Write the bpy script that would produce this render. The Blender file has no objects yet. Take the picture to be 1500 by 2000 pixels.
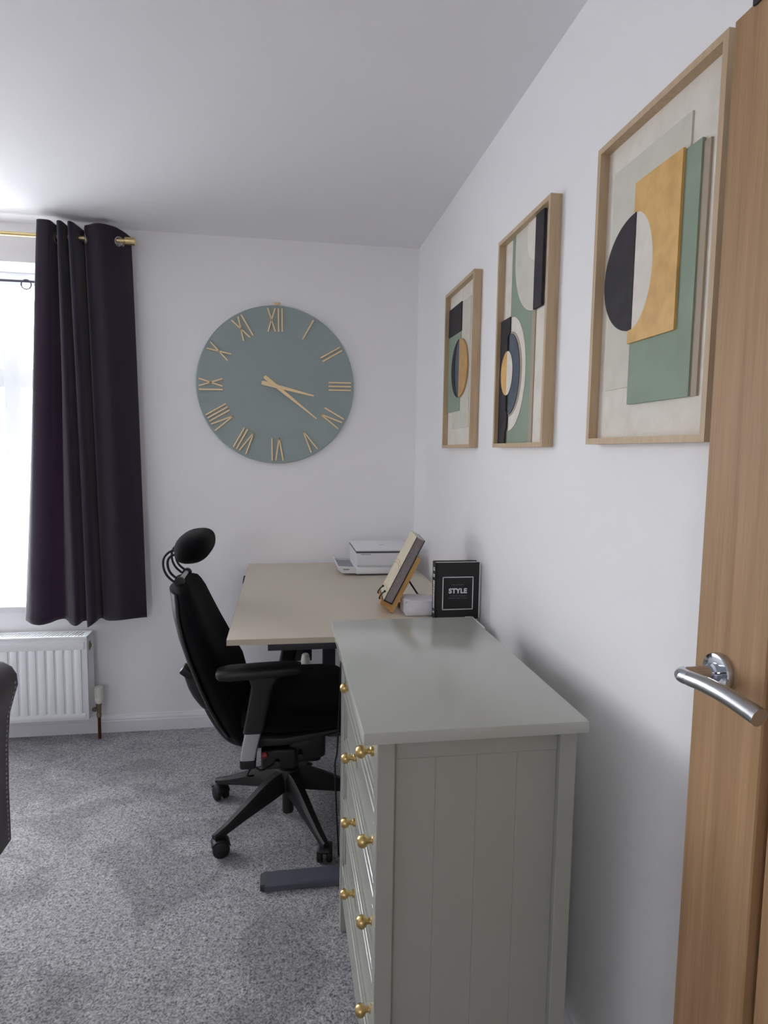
import bpy, bmesh, math, random
from mathutils import Vector, Matrix
random.seed(7)
S = bpy.context.scene
C = S.collection
PI = math.pi

# ------------------------------------------------------------------ camera
cam_d = bpy.data.cameras.new('camera')
cam = bpy.data.objects.new('camera', cam_d)
C.objects.link(cam)
_r = Vector((0.98757185, -0.15644696, 0.01503985))
_u = Vector((-0.000118732, 0.09495002, 0.99548203))
_w = Vector((0.15716817, 0.98311182, -0.09375139))
M = Matrix.Identity(4)
for i in range(3):
    M[i][0] = _r[i]; M[i][1] = _u[i]; M[i][2] = -_w[i]
M[0][3], M[1][3], M[2][3] = 0.0, 0.0, 1.394
cam.matrix_world = M
cam_d.sensor_fit = 'VERTICAL'
cam_d.sensor_height = 24.0
cam_d.lens = 1242.79 / 2000 * 24.0
cam_d.clip_start = 0.02
S.camera = cam

# ------------------------------------------------------------------ daylight
wd = bpy.data.worlds.new('overcast_sky')
S.world = wd
wd.use_nodes = True
nt = wd.node_tree
bg = nt.nodes['Background']
# bright overcast above the horizon, darker ground below it
_tc = nt.nodes.new('ShaderNodeTexCoord')
_sx = nt.nodes.new('ShaderNodeSeparateXYZ')
_mr = nt.nodes.new('ShaderNodeMapRange')
_mr.inputs['From Min'].default_value = -0.08
_mr.inputs['From Max'].default_value = 0.10
_cr = nt.nodes.new('ShaderNodeValToRGB')
_cr.color_ramp.elements[0].color = (0.42, 0.41, 0.42, 1)
_cr.color_ramp.elements[1].color = (0.985, 0.98, 1.0, 1)
nt.links.new(_tc.outputs['Generated'], _sx.inputs[0])
nt.links.new(_sx.outputs['Z'], _mr.inputs['Value'])
nt.links.new(_mr.outputs[0], _cr.inputs['Fac'])
nt.links.new(_cr.outputs['Color'], bg.inputs['Color'])
bg.inputs['Strength'].default_value = 13.0
WX0, WX1, WZ0, WZ1, YB, WREV = -2.45, -1.0, 0.64, 2.226, 3.2016, 3.46
pl = bpy.data.lights.new('window_daylight', 'AREA')
pl.shape = 'RECTANGLE'
pl.size = WX1 - WX0
pl.size_y = WZ1 - WZ0
pl.cycles.is_portal = True
po = bpy.data.objects.new('window_daylight', pl)
C.objects.link(po)
po.location = ((WX0 + WX1) / 2, WREV + 0.06, (WZ0 + WZ1) / 2)
po.rotation_euler = (-PI / 2, 0, 0)

pl2 = bpy.data.lights.new('added_rear_fill', 'AREA')  # portal of the unseen window added behind the camera for fill light
pl2.shape = 'RECTANGLE'
pl2.size = 0.72
pl2.size_y = 0.6
pl2.cycles.is_portal = True
po2 = bpy.data.objects.new('added_rear_fill', pl2)
C.objects.link(po2)
po2.location = (-1.36, -2.4 - 0.2, 1.75)
po2.rotation_euler = (PI / 2, 0, 0)

vs = S.view_settings
vs.view_transform = 'Standard'
vs.look = 'None'
vs.exposure = 0.75
vs.gamma = 1.0
vs.use_curve_mapping = False
S.cycles.use_denoising = True
S.cycles.max_bounces = 12
S.cycles.diffuse_bounces = 8
S.cycles.transparent_max_bounces = 16


# ------------------------------------------------------------------ materials
def lin(c):
    out = []
    for v in c:
        v = v / 255.0
        out.append(v / 12.92 if v <= 0.04045 else ((v + 0.055) / 1.055) ** 2.4)
    return tuple(out) + (1.0,)


def mat(name, rgb, rough=0.5, metal=0.0, noise=None, bump=None, stretch=(1, 1, 1), sheen=0.0, coat=0.0, spec=0.5):
    """procedural principled material; noise=(scale, rgb2, lo, hi), bump=(scale, strength, distance)"""
    m = bpy.data.materials.new(name)
    m.use_nodes = True
    n, l = m.node_tree.nodes, m.node_tree.links
    b = n['Principled BSDF']
    b.inputs['Base Color'].default_value = lin(rgb)
    b.inputs['Roughness'].default_value = rough
    b.inputs['Metallic'].default_value = metal
    b.inputs['Specular IOR Level'].default_value = spec
    if sheen:
        b.inputs['Sheen Weight'].default_value = sheen
        b.inputs['Sheen Roughness'].default_value = 0.5
    if coat:
        b.inputs['Coat Weight'].default_value = coat
        b.inputs['Coat Roughness'].default_value = 0.12
    tc = n.new('ShaderNodeTexCoord')
    mp = n.new('ShaderNodeMapping')
    mp.inputs['Scale'].default_value = stretch
    l.new(tc.outputs['Object'], mp.inputs['Vector'])
    if noise:
        t = n.new('ShaderNodeTexNoise')
        t.inputs['Scale'].default_value = noise[0]
        t.inputs['Detail'].default_value = 5
        l.new(mp.outputs['Vector'], t.inputs['Vector'])
        r = n.new('ShaderNodeValToRGB')
        r.color_ramp.elements[0].position = noise[2]
        r.color_ramp.elements[1].position = noise[3]
        r.color_ramp.elements[0].color = lin(rgb)
        r.color_ramp.elements[1].color = lin(noise[1])
        l.new(t.outputs['Fac'], r.inputs['Fac'])
        l.new(r.outputs['Color'], b.inputs['Base Color'])
    if bump:
        t2 = n.new('ShaderNodeTexNoise')
        t2.inputs['Scale'].default_value = bump[0]
        t2.inputs['Detail'].default_value = 3
        l.new(mp.outputs['Vector'], t2.inputs['Vector'])
        bp = n.new('ShaderNodeBump')
        bp.inputs['Strength'].default_value = bump[1]
        bp.inputs['Distance'].default_value = bump[2]
        l.new(t2.outputs['Fac'], bp.inputs['Height'])
        l.new(bp.outputs['Normal'], b.inputs['Normal'])
    return m


m_wall = mat('white_wall_paint', (243, 242, 243), 0.75, bump=(140, 0.08, 0.001), spec=0.3)
m_ceil = mat('white_ceiling_paint', (233, 232, 235), 0.8, spec=0.25)
m_trim = mat('white_gloss_paint', (232, 233, 236), 0.35)
m_pvc = mat('white_plastic_frame', (238, 240, 243), 0.3)
m_rad = mat('white_radiator_enamel', (236, 237, 240), 0.35)
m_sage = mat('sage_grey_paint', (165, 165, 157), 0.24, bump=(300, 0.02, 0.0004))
m_sagetop = mat('sage_grey_paint_lit', (180, 182, 175), 0.15, spec=0.5)  # body's sage paint, colour lightened for the light falling on the top
m_brass = mat('brushed_brass', (214, 184, 126), 0.32, 1.0)
m_brass2 = mat('pale_brass', (222, 200, 148), 0.32, 1.0)
m_chrome = mat('polished_chrome', (205, 210, 218), 0.08, 1.0)
m_satin = mat('satin_nickel', (182, 183, 186), 0.28, 1.0)
m_alu = mat('brushed_aluminium', (196, 196, 198), 0.35, 1.0)
m_blackp = mat('black_plastic', (17, 17, 19), 0.48)
m_blackf = mat('black_fabric', (11, 10, 13), 0.95, sheen=0.03, bump=(700, 0.3, 0.001), spec=0.12)
m_rubber = mat('black_rubber', (15, 15, 16), 0.55)
m_red = mat('red_plastic', (120, 18, 22), 0.4)
m_desk = mat('beige_desk_laminate', (208, 197, 180), 0.36, noise=(3, (204, 194, 178), 0.35, 0.7))
m_deske = mat('pale_beige_edging', (188, 178, 160), 0.5)
m_deskleg = mat('dark_slate_metal', (84, 86, 97), 0.5)
m_deskdark = mat('charcoal_metal', (40, 41, 46), 0.5)
m_clock = mat('sage_teal_clock_paint', (154, 167, 166), 0.6, noise=(6, (150, 163, 162), 0.3, 0.7))
m_gold = mat('pale_gold_wood', (248, 220, 172), 0.45)
m_frame = mat('pale_oak_frame', (200, 176, 144), 0.5, noise=(14, (186, 160, 128), 0.3, 0.7), stretch=(8, 8, 0.6))
m_cream = mat('cream_plaster', (228, 222, 211), 0.85, noise=(25, (216, 209, 197), 0.4, 0.75), bump=(160, 0.25, 0.001))
m_greige = mat('ivory_board', (212, 209, 196), 0.8, noise=(18, (205, 202, 189), 0.4, 0.7), bump=(120, 0.15, 0.001))
m_green = mat('sage_green_board', (146, 162, 144), 0.8, noise=(12, (138, 153, 136), 0.35, 0.7), bump=(120, 0.15, 0.001))
m_taupe = mat('taupe_board', (172, 158, 140), 0.8)
m_black = mat('charcoal_board', (40, 36, 42), 0.75, noise=(30, (52, 47, 52), 0.45, 0.75), bump=(120, 0.2, 0.001))
m_slate = mat('slate_blue_board', (82, 94, 106), 0.75, noise=(20, (74, 85, 98), 0.4, 0.7))
m_ochre = mat('gold_leaf_board', (224, 180, 108), 0.5, noise=(22, (202, 156, 86), 0.42, 0.72), bump=(140, 0.3, 0.001))
m_tan = mat('tan_gold_board', (200, 160, 104), 0.6, noise=(22, (184, 142, 90), 0.42, 0.72))
m_printer = mat('pale_grey_plastic', (226, 227, 230), 0.45)
m_printer2 = mat('white_plastic', (236, 237, 240), 0.4)
m_seam = mat('dark_grey_plastic', (78, 80, 84), 0.5)
m_mark = mat('grey_ink', (140, 142, 146), 0.6)
m_traydk = mat('mid_grey_plastic', (150, 152, 158), 0.5)
m_bookc = mat('parchment_cover', (218, 208, 184), 0.6, noise=(40, (208, 196, 170), 0.45, 0.7))
m_bookline = mat('gilt_line', (200, 164, 104), 0.5)
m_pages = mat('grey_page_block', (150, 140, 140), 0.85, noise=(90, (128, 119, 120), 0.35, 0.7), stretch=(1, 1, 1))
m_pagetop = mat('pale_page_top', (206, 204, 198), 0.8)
m_bookbk = mat('black_book_cloth', (26, 22, 26), 0.6)
m_bamboo = mat('bamboo_wood', (204, 160, 96), 0.45, noise=(10, (186, 138, 78), 0.35, 0.7), stretch=(2, 2, 2))
m_darkwood = mat('reddish_brown_wood', (126, 78, 44), 0.5)
m_style = mat('matt_black_cover', (24, 24, 27), 0.45)
m_white = mat('white_print', (226, 226, 228), 0.6)
m_greyp = mat('grey_print', (92, 92, 96), 0.6)
m_paper = mat('white_paper_wrap', (236, 234, 242), 0.7, bump=(45, 0.9, 0.004))
m_copper = mat('copper_pipe', (92, 48, 38), 0.42, 0.5)
m_tarn = mat('tarnished_brass', (140, 126, 110), 0.4, 0.8)
m_cream_p = mat('off_white_plastic', (228, 226, 216), 0.5)
m_velvet = mat('grey_velvet', (46, 39, 45), 0.9, sheen=0.22, noise=(16, (60, 52, 58), 0.35, 0.75), bump=(60, 0.15, 0.002))
m_stud = mat('pewter_stud', (158, 154, 160), 0.35, 1.0)
m_rod = mat('dark_grey_rod', (58, 58, 72), 0.5)
m_ring = mat('silver_eyelet', (196, 194, 190), 0.3, 1.0)

# oak veneer with vertical grain
m_oak = mat('oak_veneer', (176, 139, 104), 0.5, spec=0.25)
n, l = m_oak.node_tree.nodes, m_oak.node_tree.links
tc = n.new('ShaderNodeTexCoord'); mp = n.new('ShaderNodeMapping')
mp.inputs['Scale'].default_value = (30, 30, 1.1)
l.new(tc.outputs['Object'], mp.inputs['Vector'])
t1 = n.new('ShaderNodeTexNoise'); t1.inputs['Scale'].default_value = 1.6; t1.inputs['Detail'].default_value = 6; t1.inputs['Distortion'].default_value = 0.6
mp2 = n.new('ShaderNodeMapping'); mp2.inputs['Scale'].default_value = (240, 240, 5)
l.new(tc.outputs['Object'], mp2.inputs['Vector'])
t2 = n.new('ShaderNodeTexNoise'); t2.inputs['Scale'].default_value = 1.5; t2.inputs['Detail'].default_value = 2
l.new(mp.outputs['Vector'], t1.inputs['Vector']); l.new(mp2.outputs['Vector'], t2.inputs['Vector'])
mx = n.new('ShaderNodeMix'); mx.data_type = 'FLOAT'; mx.inputs[0].default_value = 0.3
l.new(t1.outputs['Fac'], mx.inputs[2]); l.new(t2.outputs['Fac'], mx.inputs[3])
rp = n.new('ShaderNodeValToRGB')
rp.color_ramp.elements[0].position = 0.33; rp.color_ramp.elements[0].color = lin((152, 118, 84))
rp.color_ramp.elements[1].position = 0.68; rp.color_ramp.elements[1].color = lin((182, 147, 111))
l.new(mx.outputs[0], rp.inputs['Fac']); l.new(rp.outputs['Color'], n['Principled BSDF'].inputs['Base Color'])

# cut-pile carpet
m_carpet = mat('grey_pile_carpet', (150, 148, 150), 0.95, spec=0.15, sheen=0.25)
n, l = m_carpet.node_tree.nodes, m_carpet.node_tree.links
tc = n.new('ShaderNodeTexCoord')
def _noise(scale, detail, dist=0.0):
    t = n.new('ShaderNodeTexNoise')
    t.inputs['Scale'].default_value = scale; t.inputs['Detail'].default_value = detail; t.inputs['Distortion'].default_value = dist
    l.new(tc.outputs['Object'], t.inputs['Vector'])
    return t
fine = _noise(160, 3, 0.5); mid = _noise(60, 2); big = _noise(3.4, 3, 1.2)
r1 = n.new('ShaderNodeValToRGB')
r1.color_ramp.elements[0].position = 0.34; r1.color_ramp.elements[0].color = lin((88, 86, 90))
r1.color_ramp.elements[1].position = 0.66; r1.color_ramp.elements[1].color = lin((204, 202, 205))
mf = n.new('ShaderNodeMix'); mf.data_type = 'FLOAT'; mf.inputs[0].default_value = 0.3
l.new(fine.outputs['Fac'], mf.inputs[2]); l.new(mid.outputs['Fac'], mf.inputs[3])
l.new(mf.outputs[0], r1.inputs['Fac'])
r2 = n.new('ShaderNodeValToRGB')
r2.color_ramp.elements[0].position = 0.40; r2.color_ramp.elements[0].color = (0.73, 0.72, 0.73, 1)
r2.color_ramp.elements[1].position = 0.53; r2.color_ramp.elements[1].color = (1, 1, 1, 1)
l.new(big.outputs['Fac'], r2.inputs['Fac'])
mm = n.new('ShaderNodeMix'); mm.data_type = 'RGBA'; mm.blend_type = 'MULTIPLY'; mm.inputs[0].default_value = 1.0
l.new(r1.outputs['Color'], mm.inputs[6]); l.new(r2.outputs['Color'], mm.inputs[7])
l.new(mm.outputs[2], n['Principled BSDF'].inputs['Base Color'])
bp = n.new('ShaderNodeBump'); bp.inputs['Strength'].default_value = 0.8; bp.inputs['Distance'].default_value = 0.006
l.new(mf.outputs[0], bp.inputs['Height']); l.new(bp.outputs['Normal'], n['Principled BSDF'].inputs['Normal'])

# blackout curtain: almost opaque aubergine cloth that glows a little when backlit
m_curtain = mat('aubergine_cloth', (44, 36, 50), 0.75, sheen=0.3, bump=(500, 0.15, 0.001), spec=0.25)
n, l = m_curtain.node_tree.nodes, m_curtain.node_tree.links
tr = n.new('ShaderNodeBsdfTranslucent'); tr.inputs['Color'].default_value = (0.27, 0.15, 0.28, 1)
ms = n.new('ShaderNodeMixShader'); ms.inputs[0].default_value = 0.15
l.new(n['Principled BSDF'].outputs[0], ms.inputs[1]); l.new(tr.outputs[0], ms.inputs[2])
l.new(ms.outputs[0], n['Material Output'].inputs[0])

# sheer voile
m_voile = bpy.data.materials.new('white_voile'); m_voile.use_nodes = True
n, l = m_voile.node_tree.nodes, m_voile.node_tree.links
n.remove(n['Principled BSDF'])
ta = n.new('ShaderNodeBsdfTransparent'); tb = n.new('ShaderNodeBsdfTranslucent'); td = n.new('ShaderNodeBsdfDiffuse')
tb.inputs['Color'].default_value = (0.8, 0.82, 0.85, 1); td.inputs['Color'].default_value = (0.9, 0.9, 0.92, 1)
m1 = n.new('ShaderNodeMixShader'); m1.inputs[0].default_value = 0.65
m2 = n.new('ShaderNodeMixShader'); m2.inputs[0].default_value = 0.05
l.new(tb.outputs[0], m1.inputs[1]); l.new(td.outputs[0], m1.inputs[2])
l.new(ta.outputs[0], m2.inputs[1]); l.new(m1.outputs[0], m2.inputs[2]); l.new(m2.outputs[0], n['Material Output'].inputs[0])

# window glass
m_glass = bpy.data.materials.new('window_glass'); m_glass.use_nodes = True
n, l = m_glass.node_tree.nodes, m_glass.node_tree.links
n.remove(n['Principled BSDF'])
ta = n.new('ShaderNodeBsdfTransparent'); ta.inputs['Color'].default_value = (0.95, 0.97, 0.97, 1)
tg = n.new('ShaderNodeBsdfGlossy'); tg.inputs['Roughness'].default_value = 0.02
m2 = n.new('ShaderNodeMixShader'); m2.inputs[0].default_value = 0.05
l.new(ta.outputs[0], m2.inputs[1]); l.new(tg.outputs[0], m2.inputs[2]); l.new(m2.outputs[0], n['Material Output'].inputs[0])


# ------------------------------------------------------------------ mesh helpers (all in world coordinates)
class MB:
    def __init__(self):
        self.bm = bmesh.new()

    def box(self, x0, x1, y0, y1, z0, z1, bev=0.0, seg=2, rot=None, about=None):
        r = bmesh.ops.create_cube(self.bm, size=1.0)
        vs_ = r['verts']
        for v in vs_:
            v.co = Vector(((x0 + x1) / 2 + v.co.x * (x1 - x0), (y0 + y1) / 2 + v.co.y * (y1 - y0), (z0 + z1) / 2 + v.co.z * (z1 - z0)))
        if bev:
            ed = list({e for v in vs_ for e in v.link_edges})
            b = bmesh.ops.bevel(self.bm, geom=ed, offset=bev, segments=seg, affect='EDGES', profile=0.5)
            vs_ = list({v for f in b['faces'] for v in f.verts} | {v for v in vs_ if v.is_valid})
        if rot is not None:
            a = Vector(about) if about else Vector(((x0 + x1) / 2, (y0 + y1) / 2, (z0 + z1) / 2))
            for v in vs_:
                v.co = a + rot @ (v.co - a)
        return self

    def prism(self, pts, a, b):
        """pts: list of 3D points of a planar outline at one end; extruded by vector a->b offset"""
        off = Vector(b) - Vector(a)
        lo = [self.bm.verts.new(Vector(p)) for p in pts]
        hi = [self.bm.verts.new(Vector(p) + off) for p in pts]
        k = len(pts)
        self.bm.faces.new(lo); self.bm.faces.new(hi[::-1])
        for i in range(k):
            self.bm.faces.new((lo[i], hi[i], hi[(i + 1) % k], lo[(i + 1) % k]))
        return self

    def rod(self, p0, p1, r0, r1=None, seg=20, cap=True):
        r1 = r0 if r1 is None else r1
        return self.tube([p0, p1], [r0, r1], seg, cap)

    def tube(self, pts, rad, seg=14, cap=True, closed=False, flat=None):
        """sweep a circle along pts; flat=(axis Vector, factor) squashes the section along an axis"""
        P = [Vector(p) for p in pts]
        if not isinstance(rad, (list, tuple)):
            rad = [rad] * len(P)
        rings = []
        prev = None
        for i, p in enumerate(P):
            if closed:
                t = (P[(i + 1) % len(P)] - P[i - 1]).normalized()
            else:
                t = (P[min(i + 1, len(P) - 1)] - P[max(i - 1, 0)]).normalized()
            if prev is None:
                ref = Vector((0, 0, 1)) if abs(t.z) < 0.9 else Vector((1, 0, 0))
                nrm = (ref - t * ref.dot(t)).normalized()
            else:
                nrm = (prev - t * prev.dot(t)).normalized()
            prev = nrm
            bi = t.cross(nrm)
            ring = []
            for k in range(seg):
                a = 2 * PI * k / seg
                d = (nrm * math.cos(a) + bi * math.sin(a)) * rad[i]
                if flat:
                    ax = flat[0]
                    d = d - ax * d.dot(ax) * (1 - flat[1])
                ring.append(self.bm.verts.new(p + d))
            rings.append(ring)
        m = len(rings)
        for i in range(m if closed else m - 1):
            A, B = rings[i], rings[(i + 1) % m]
            for k in range(seg):
                self.bm.faces.new((A[k], A[(k + 1) % seg], B[(k + 1) % seg], B[k]))
        if cap and not closed:
            self.bm.faces.new(rings[0][::-1]); self.bm.faces.new(rings[-1])
        return self

    def lathe(self, prof, origin, axis=(0, 0, 1), seg=28):
        """prof: list of (radius, distance along axis)"""
        o, ax = Vector(origin), Vector(axis).normalized()
        ref = Vector((0, 0, 1)) if abs(ax.z) < 0.9 else Vector((1, 0, 0))
        u = (ref - ax * ref.dot(ax)).normalized(); v = ax.cross(u)
        rings = []
        for r, h in prof:
            rings.append([self.bm.verts.new(o + ax * h + (u * math.cos(2 * PI * k / seg) + v * math.sin(2 * PI * k / seg)) * max(r, 1e-5)) for k in range(seg)])
        for A, B in zip(rings, rings[1:]):
            for k in range(seg):
                self.bm.faces.new((A[k], A[(k + 1) % seg], B[(k + 1) % seg], B[k]))
        self.bm.faces.new(rings[0][::-1]); self.bm.faces.new(rings[-1])
        return self

    def sphere(self, c, r, sx=1, sy=1, sz=1, u=20, v=14):
        q = bmesh.ops.create_uvsphere(self.bm, u_segments=u, v_segments=v, radius=r)
        for w in q['verts']:
            w.co = Vector(c) + Vector((w.co.x * sx, w.co.y * sy, w.co.z * sz))
        return self

    def grid(self, rows, close_u=False, thick=None):
        """rows: list of lists of 3D points -> quads"""
        V = [[self.bm.verts.new(Vector(p)) for p in r] for r in rows]
        for A, B in zip(V, V[1:]):
            k = len(A)
            for i in range(k if close_u else k - 1):
                self.bm.faces.new((A[i], A[(i + 1) % k], B[(i + 1) % k], B[i]))
        return V

    def build(self, name, m, parent=None, smooth=True, angle=35, kind=None, label=None):
        bmesh.ops.recalc_face_normals(self.bm, faces=self.bm.faces[:])
        off = parent_base(parent)
        for v in self.bm.verts:
            v.co -= off
        if smooth:
            for f in self.bm.faces:
                f.smooth = True
            ca = math.cos(math.radians(angle))
            for e in self.bm.edges:
                if len(e.link_faces) == 2:
                    e.smooth = e.link_faces[0].normal.dot(e.link_faces[1].normal) > ca
        me = bpy.data.meshes.new(name)
        self.bm.to_mesh(me); self.bm.free()
        me.materials.append(m)
        o = bpy.data.objects.new(name, me)
        C.objects.link(o)
        if parent:
            o.parent = parent
        if kind:
            o['kind'] = kind
        if label:
            o['label'] = label
        return o


def parent_base(o):
    p = Vector((0, 0, 0))
    while o is not None:
        p += o.location
        o = o.parent
    return p


def thing(name, label, cat, loc, group=None):
    o = bpy.data.objects.new(name, None)
    C.objects.link(o)
    o.location = loc
    o.empty_display_size = 0.05
    o['label'] = label; o['category'] = cat
    if group:
        o['group'] = group
    return o


def tag(o, label, cat, group=None):
    o['label'] = label; o['category'] = cat
    if group:
        o['group'] = group
    return o


def subsurf(o, lv=2):
    md = o.modifiers.new('smooth', 'SUBSURF'); md.levels = lv; md.render_levels = lv
    return o


def spline(P, n_):
    """Catmull-Rom through points (tuples), n_ samples per span"""
    P = [Vector(p) for p in P]
    out = []
    for i in range(len(P) - 1):
        a = P[max(i - 1, 0)]; b = P[i]; c = P[i + 1]; d = P[min(i + 2, len(P) - 1)]
        for k in range(n_):
            t = k / n_
            out.append(0.5 * ((2 * b) + (c - a) * t + (2 * a - 5 * b + 4 * c - d) * t * t + (3 * b - a - 3 * c + d) * t ** 3))
    out.append(P[-1])
    return out


def text_mesh(name, body, size, parent, m, origin, xdir, zdir, extrude=0.0004, bold=0.0, space=1.0):
    cu = bpy.data.curves.new(name, 'FONT')
    cu.body = body; cu.size = size; cu.align_x = 'CENTER'; cu.align_y = 'CENTER'
    cu.extrude = extrude; cu.offset = bold; cu.space_character = space
    tmp = bpy.data.objects.new(name + '_tmp', cu)
    C.objects.link(tmp)
    bpy.context.view_layer.update()
    me = bpy.data.meshes.new_from_object(tmp.evaluated_get(bpy.context.evaluated_depsgraph_get()))
    bpy.data.objects.remove(tmp)
    xd, zd = Vector(xdir).normalized(), Vector(zdir).normalized()
    nd = xd.cross(zd)
    off = parent_base(parent)
    for v in me.vertices:
        v.co = Vector(origin) + xd * v.co.x + zd * v.co.y + nd * v.co.z - off
    me.materials.clear(); me.materials.append(m)
    o = bpy.data.objects.new(name, me)
    C.objects.link(o); o.parent = parent
    return o


# ------------------------------------------------------------------ room shell
XR, XL, H, YF = 0.6692, -2.55, 2.4, -2.4
T = 0.3
b = MB().box(XL - T, XR + T, YF - T, YB + T, -0.2, 0.0)
b.build('floor', m_carpet, smooth=False, kind='structure')
b = MB().box(XL - T, XR + T, YF - T, YB + T, H, H + 0.2)
b.build('ceiling', m_ceil, smooth=False, kind='structure')
MB().box(XR, XR + T, YF - T, YB + T, 0.0, H).build('wall_right', m_wall, smooth=False, kind='structure')
MB().box(XL - T, XL, YF - T, YB + T, 0.0, H).build('wall_left', m_wall, smooth=False, kind='structure')
b = MB()
QX0, QX1, QZ0, QZ1 = -1.72, -1.0, 1.45, 2.05  # opening for the added fill window
b.box(XL, QX0, YF - T, YF, 0.0, H); b.box(QX1, XR, YF - T, YF, 0.0, H)
b.box(QX0, QX1, YF - T, YF, 0.0, QZ0); b.box(QX0, QX1, YF - T, YF, QZ1, H)
b.build('wall_front', m_wall, smooth=False, kind='structure')
wf2 = bpy.data.objects.new('added_fill_window', None); C.objects.link(wf2); wf2['kind'] = 'structure'  # unseen window, added to bring fill light from behind the camera
b = MB()
for a_ in ((QX0, QX0 + 0.05, QZ0, QZ1), (QX1 - 0.05, QX1, QZ0, QZ1), (QX0, QX1, QZ0, QZ0 + 0.05), (QX0, QX1, QZ1 - 0.05, QZ1)):
    b.box(a_[0], a_[1], YF - 0.16, YF - 0.10, a_[2], a_[3], 0.003)
b.build('window_frame', m_pvc, wf2)
MB().box(QX0 + 0.05, QX1 - 0.05, YF - 0.133, YF - 0.127, QZ0 + 0.05, QZ1 - 0.05).build('window_pane', m_glass, wf2, smooth=False)
b = MB()
b.box(XL, WX0, YB, YB + T, 0.0, H)
b.box(WX1, XR, YB, YB + T, 0.0, H)
b.box(WX0, WX1, YB, YB + T, 0.0, WZ0 - 0.03)
b.box(WX0, WX1, YB, YB + T, WZ1, H)
b.build('wall_back', m_wall, smooth=False, kind='structure')


def skirting(name, p0, p1, inward):
    """profile swept in a straight line; inward = unit vector into the room"""
    prof = [(0, 0), (0.016, 0), (0.016, 0.056), (0.013, 0.060), (0.0135, 0.066), (0.011, 0.072), (0.007, 0.078), (0.005, 0.084), (0, 0.084)]
    a, c, w = Vector(p0), Vector(p1), Vector(inward)
    MB().prism([a + w * d + Vector((0, 0, z)) for d, z in prof], a, c).build(name, m_trim, smooth=False, kind='structure')


skirting('baseboard_back', (XL, YB, 0), (XR, YB, 0), (0, -1, 0))
skirting('baseboard_right', (XR, 0.05, 0), (XR, YB - 0.016, 0), (-1, 0, 0))
skirting('baseboard_left', (XL, YF, 0), (XL, YB - 0.016, 0), (1, 0, 0))

# window: pvc frame with transom and mullion, panes, sill board
wf = bpy.data.objects.new('window_1', None); C.objects.link(wf); wf['kind'] = 'structure'
b = MB()
FY0, FY1 = WREV - 0.07, WREV
b.box(WX0, WX0 + 0.06, FY0, FY1, WZ0, WZ1, 0.004)
b.box(WX1 - 0.06, WX1, FY0, FY1, WZ0, WZ1, 0.004)
b.box(WX0 + 0.058, WX1 - 0.058, FY0 + 0.001, FY1 - 0.001, WZ0, WZ0 + 0.06, 0.004)
b.box(WX0 + 0.058, WX1 - 0.058, FY0 + 0.001, FY1 - 0.001, WZ1 - 0.06, WZ1, 0.004)
b.box(WX0 + 0.055, WX1 - 0.055, FY0 + 0.004, FY1 - 0.004, 1.68, 1.775, 0.004)
for xm in (-1.34, -1.98):
    b.box(xm, xm + 0.075, FY0 + 0.002, FY1 - 0.002, WZ0 + 0.055, WZ1 - 0.055, 0.004)
b.build('window_frame', m_pvc, wf)
for (xa_, xb_) in ((WX0 + 0.06, -1.98), (-1.905, -1.34), (-1.265, WX1 - 0.06)):
    for (za_, zb_) in ((WZ0 + 0.06, 1.68), (1.775, WZ1 - 0.06)):
        MB().box(xa_, xb_, FY0 + 0.03, FY0 + 0.036, za_, zb_).build('window_pane', m_glass, wf, smooth=False)
MB().box(WX0 - 0.0, WX1 + 0.0, YB - 0.015, FY0, WZ0 - 0.03, WZ0, 0.004).build('window_sill', m_trim, wf)

# ------------------------------------------------------------------ oak door standing open against the right wall
DX, DY0, DY1, DZ1 = 0.57, 0.026, 0.788, 1.948
door = bpy.data.objects.new('door_1', None); C.objects.link(door); door['kind'] = 'structure'
door.location = (DX, DY0, 0)
b = MB()
ST = 0.131                                                  # stile width
b.box(DX, DX + 0.04, DY1 - ST, DY1, 0.008, DZ1, 0.002, 1)
b.box(DX, DX + 0.04, DY0, DY0 + ST, 0.008, DZ1, 0.002, 1)
b.box(DX + 0.0005, DX + 0.0395, DY0 + ST, DY1 - ST, DZ1 - 0.14, DZ1 - 0.0005)
b.box(DX + 0.0005, DX + 0.0395, DY0 + ST, DY1 - ST, 0.0085, 0.22)
b.build('door_stiles', m_oak, door, smooth=False)
b = MB()
b.box(DX + 0.003, DX + 0.037, DY0 + ST + 0.015, DY1 - ST - 0.015, 0.235, DZ1 - 0.155, 0.003, 2)
b.box(DX + 0.028, DX + 0.033, DY0 + ST, DY1 - ST, 0.22, DZ1 - 0.14)
b.build('door_panel', m_oak, door, smooth=False)
# lever handle on its round rose
hr = Vector((DX, 0.735, 1.112))
hb = MB().lathe([(0.0, 0), (0.026, 0), (0.026, 0.007), (0.0245, 0.0095), (0.016, 0.0105), (0.0, 0.0105)], hr, (-1, 0, 0), 40)
rose = hb.build('handle_rose', m_chrome, door)
nk = MB()
nk.lathe([(0.0, 0.010), (0.0125, 0.010), (0.0125, 0.014), (0.0095, 0.016), (0.0092, 0.04), (0.0098, 0.052)], hr, (-1, 0, 0), 24)
nk.tube(spline([hr + Vector((-0.046, 0, 0)), hr + Vector((-0.055, -0.001, 0.0)), hr + Vector((-0.0595, -0.008, 0.0005)), hr + Vector((-0.059, -0.022, 0.0015))], 6), [0.0094 + 0.0004 * math.sin(i / 18 * PI) for i in range(19)], 20)
nk.build('handle_neck', m_chrome, door)
pts = spline([hr + Vector(p) for p in ((-0.059, -0.022, 0.0015), (-0.0575, -0.05, 0.0035), (-0.0555, -0.085, 0.003), (-0.0525, -0.118, -0.001), (-0.051, -0.132, -0.0035))], 6)
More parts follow.
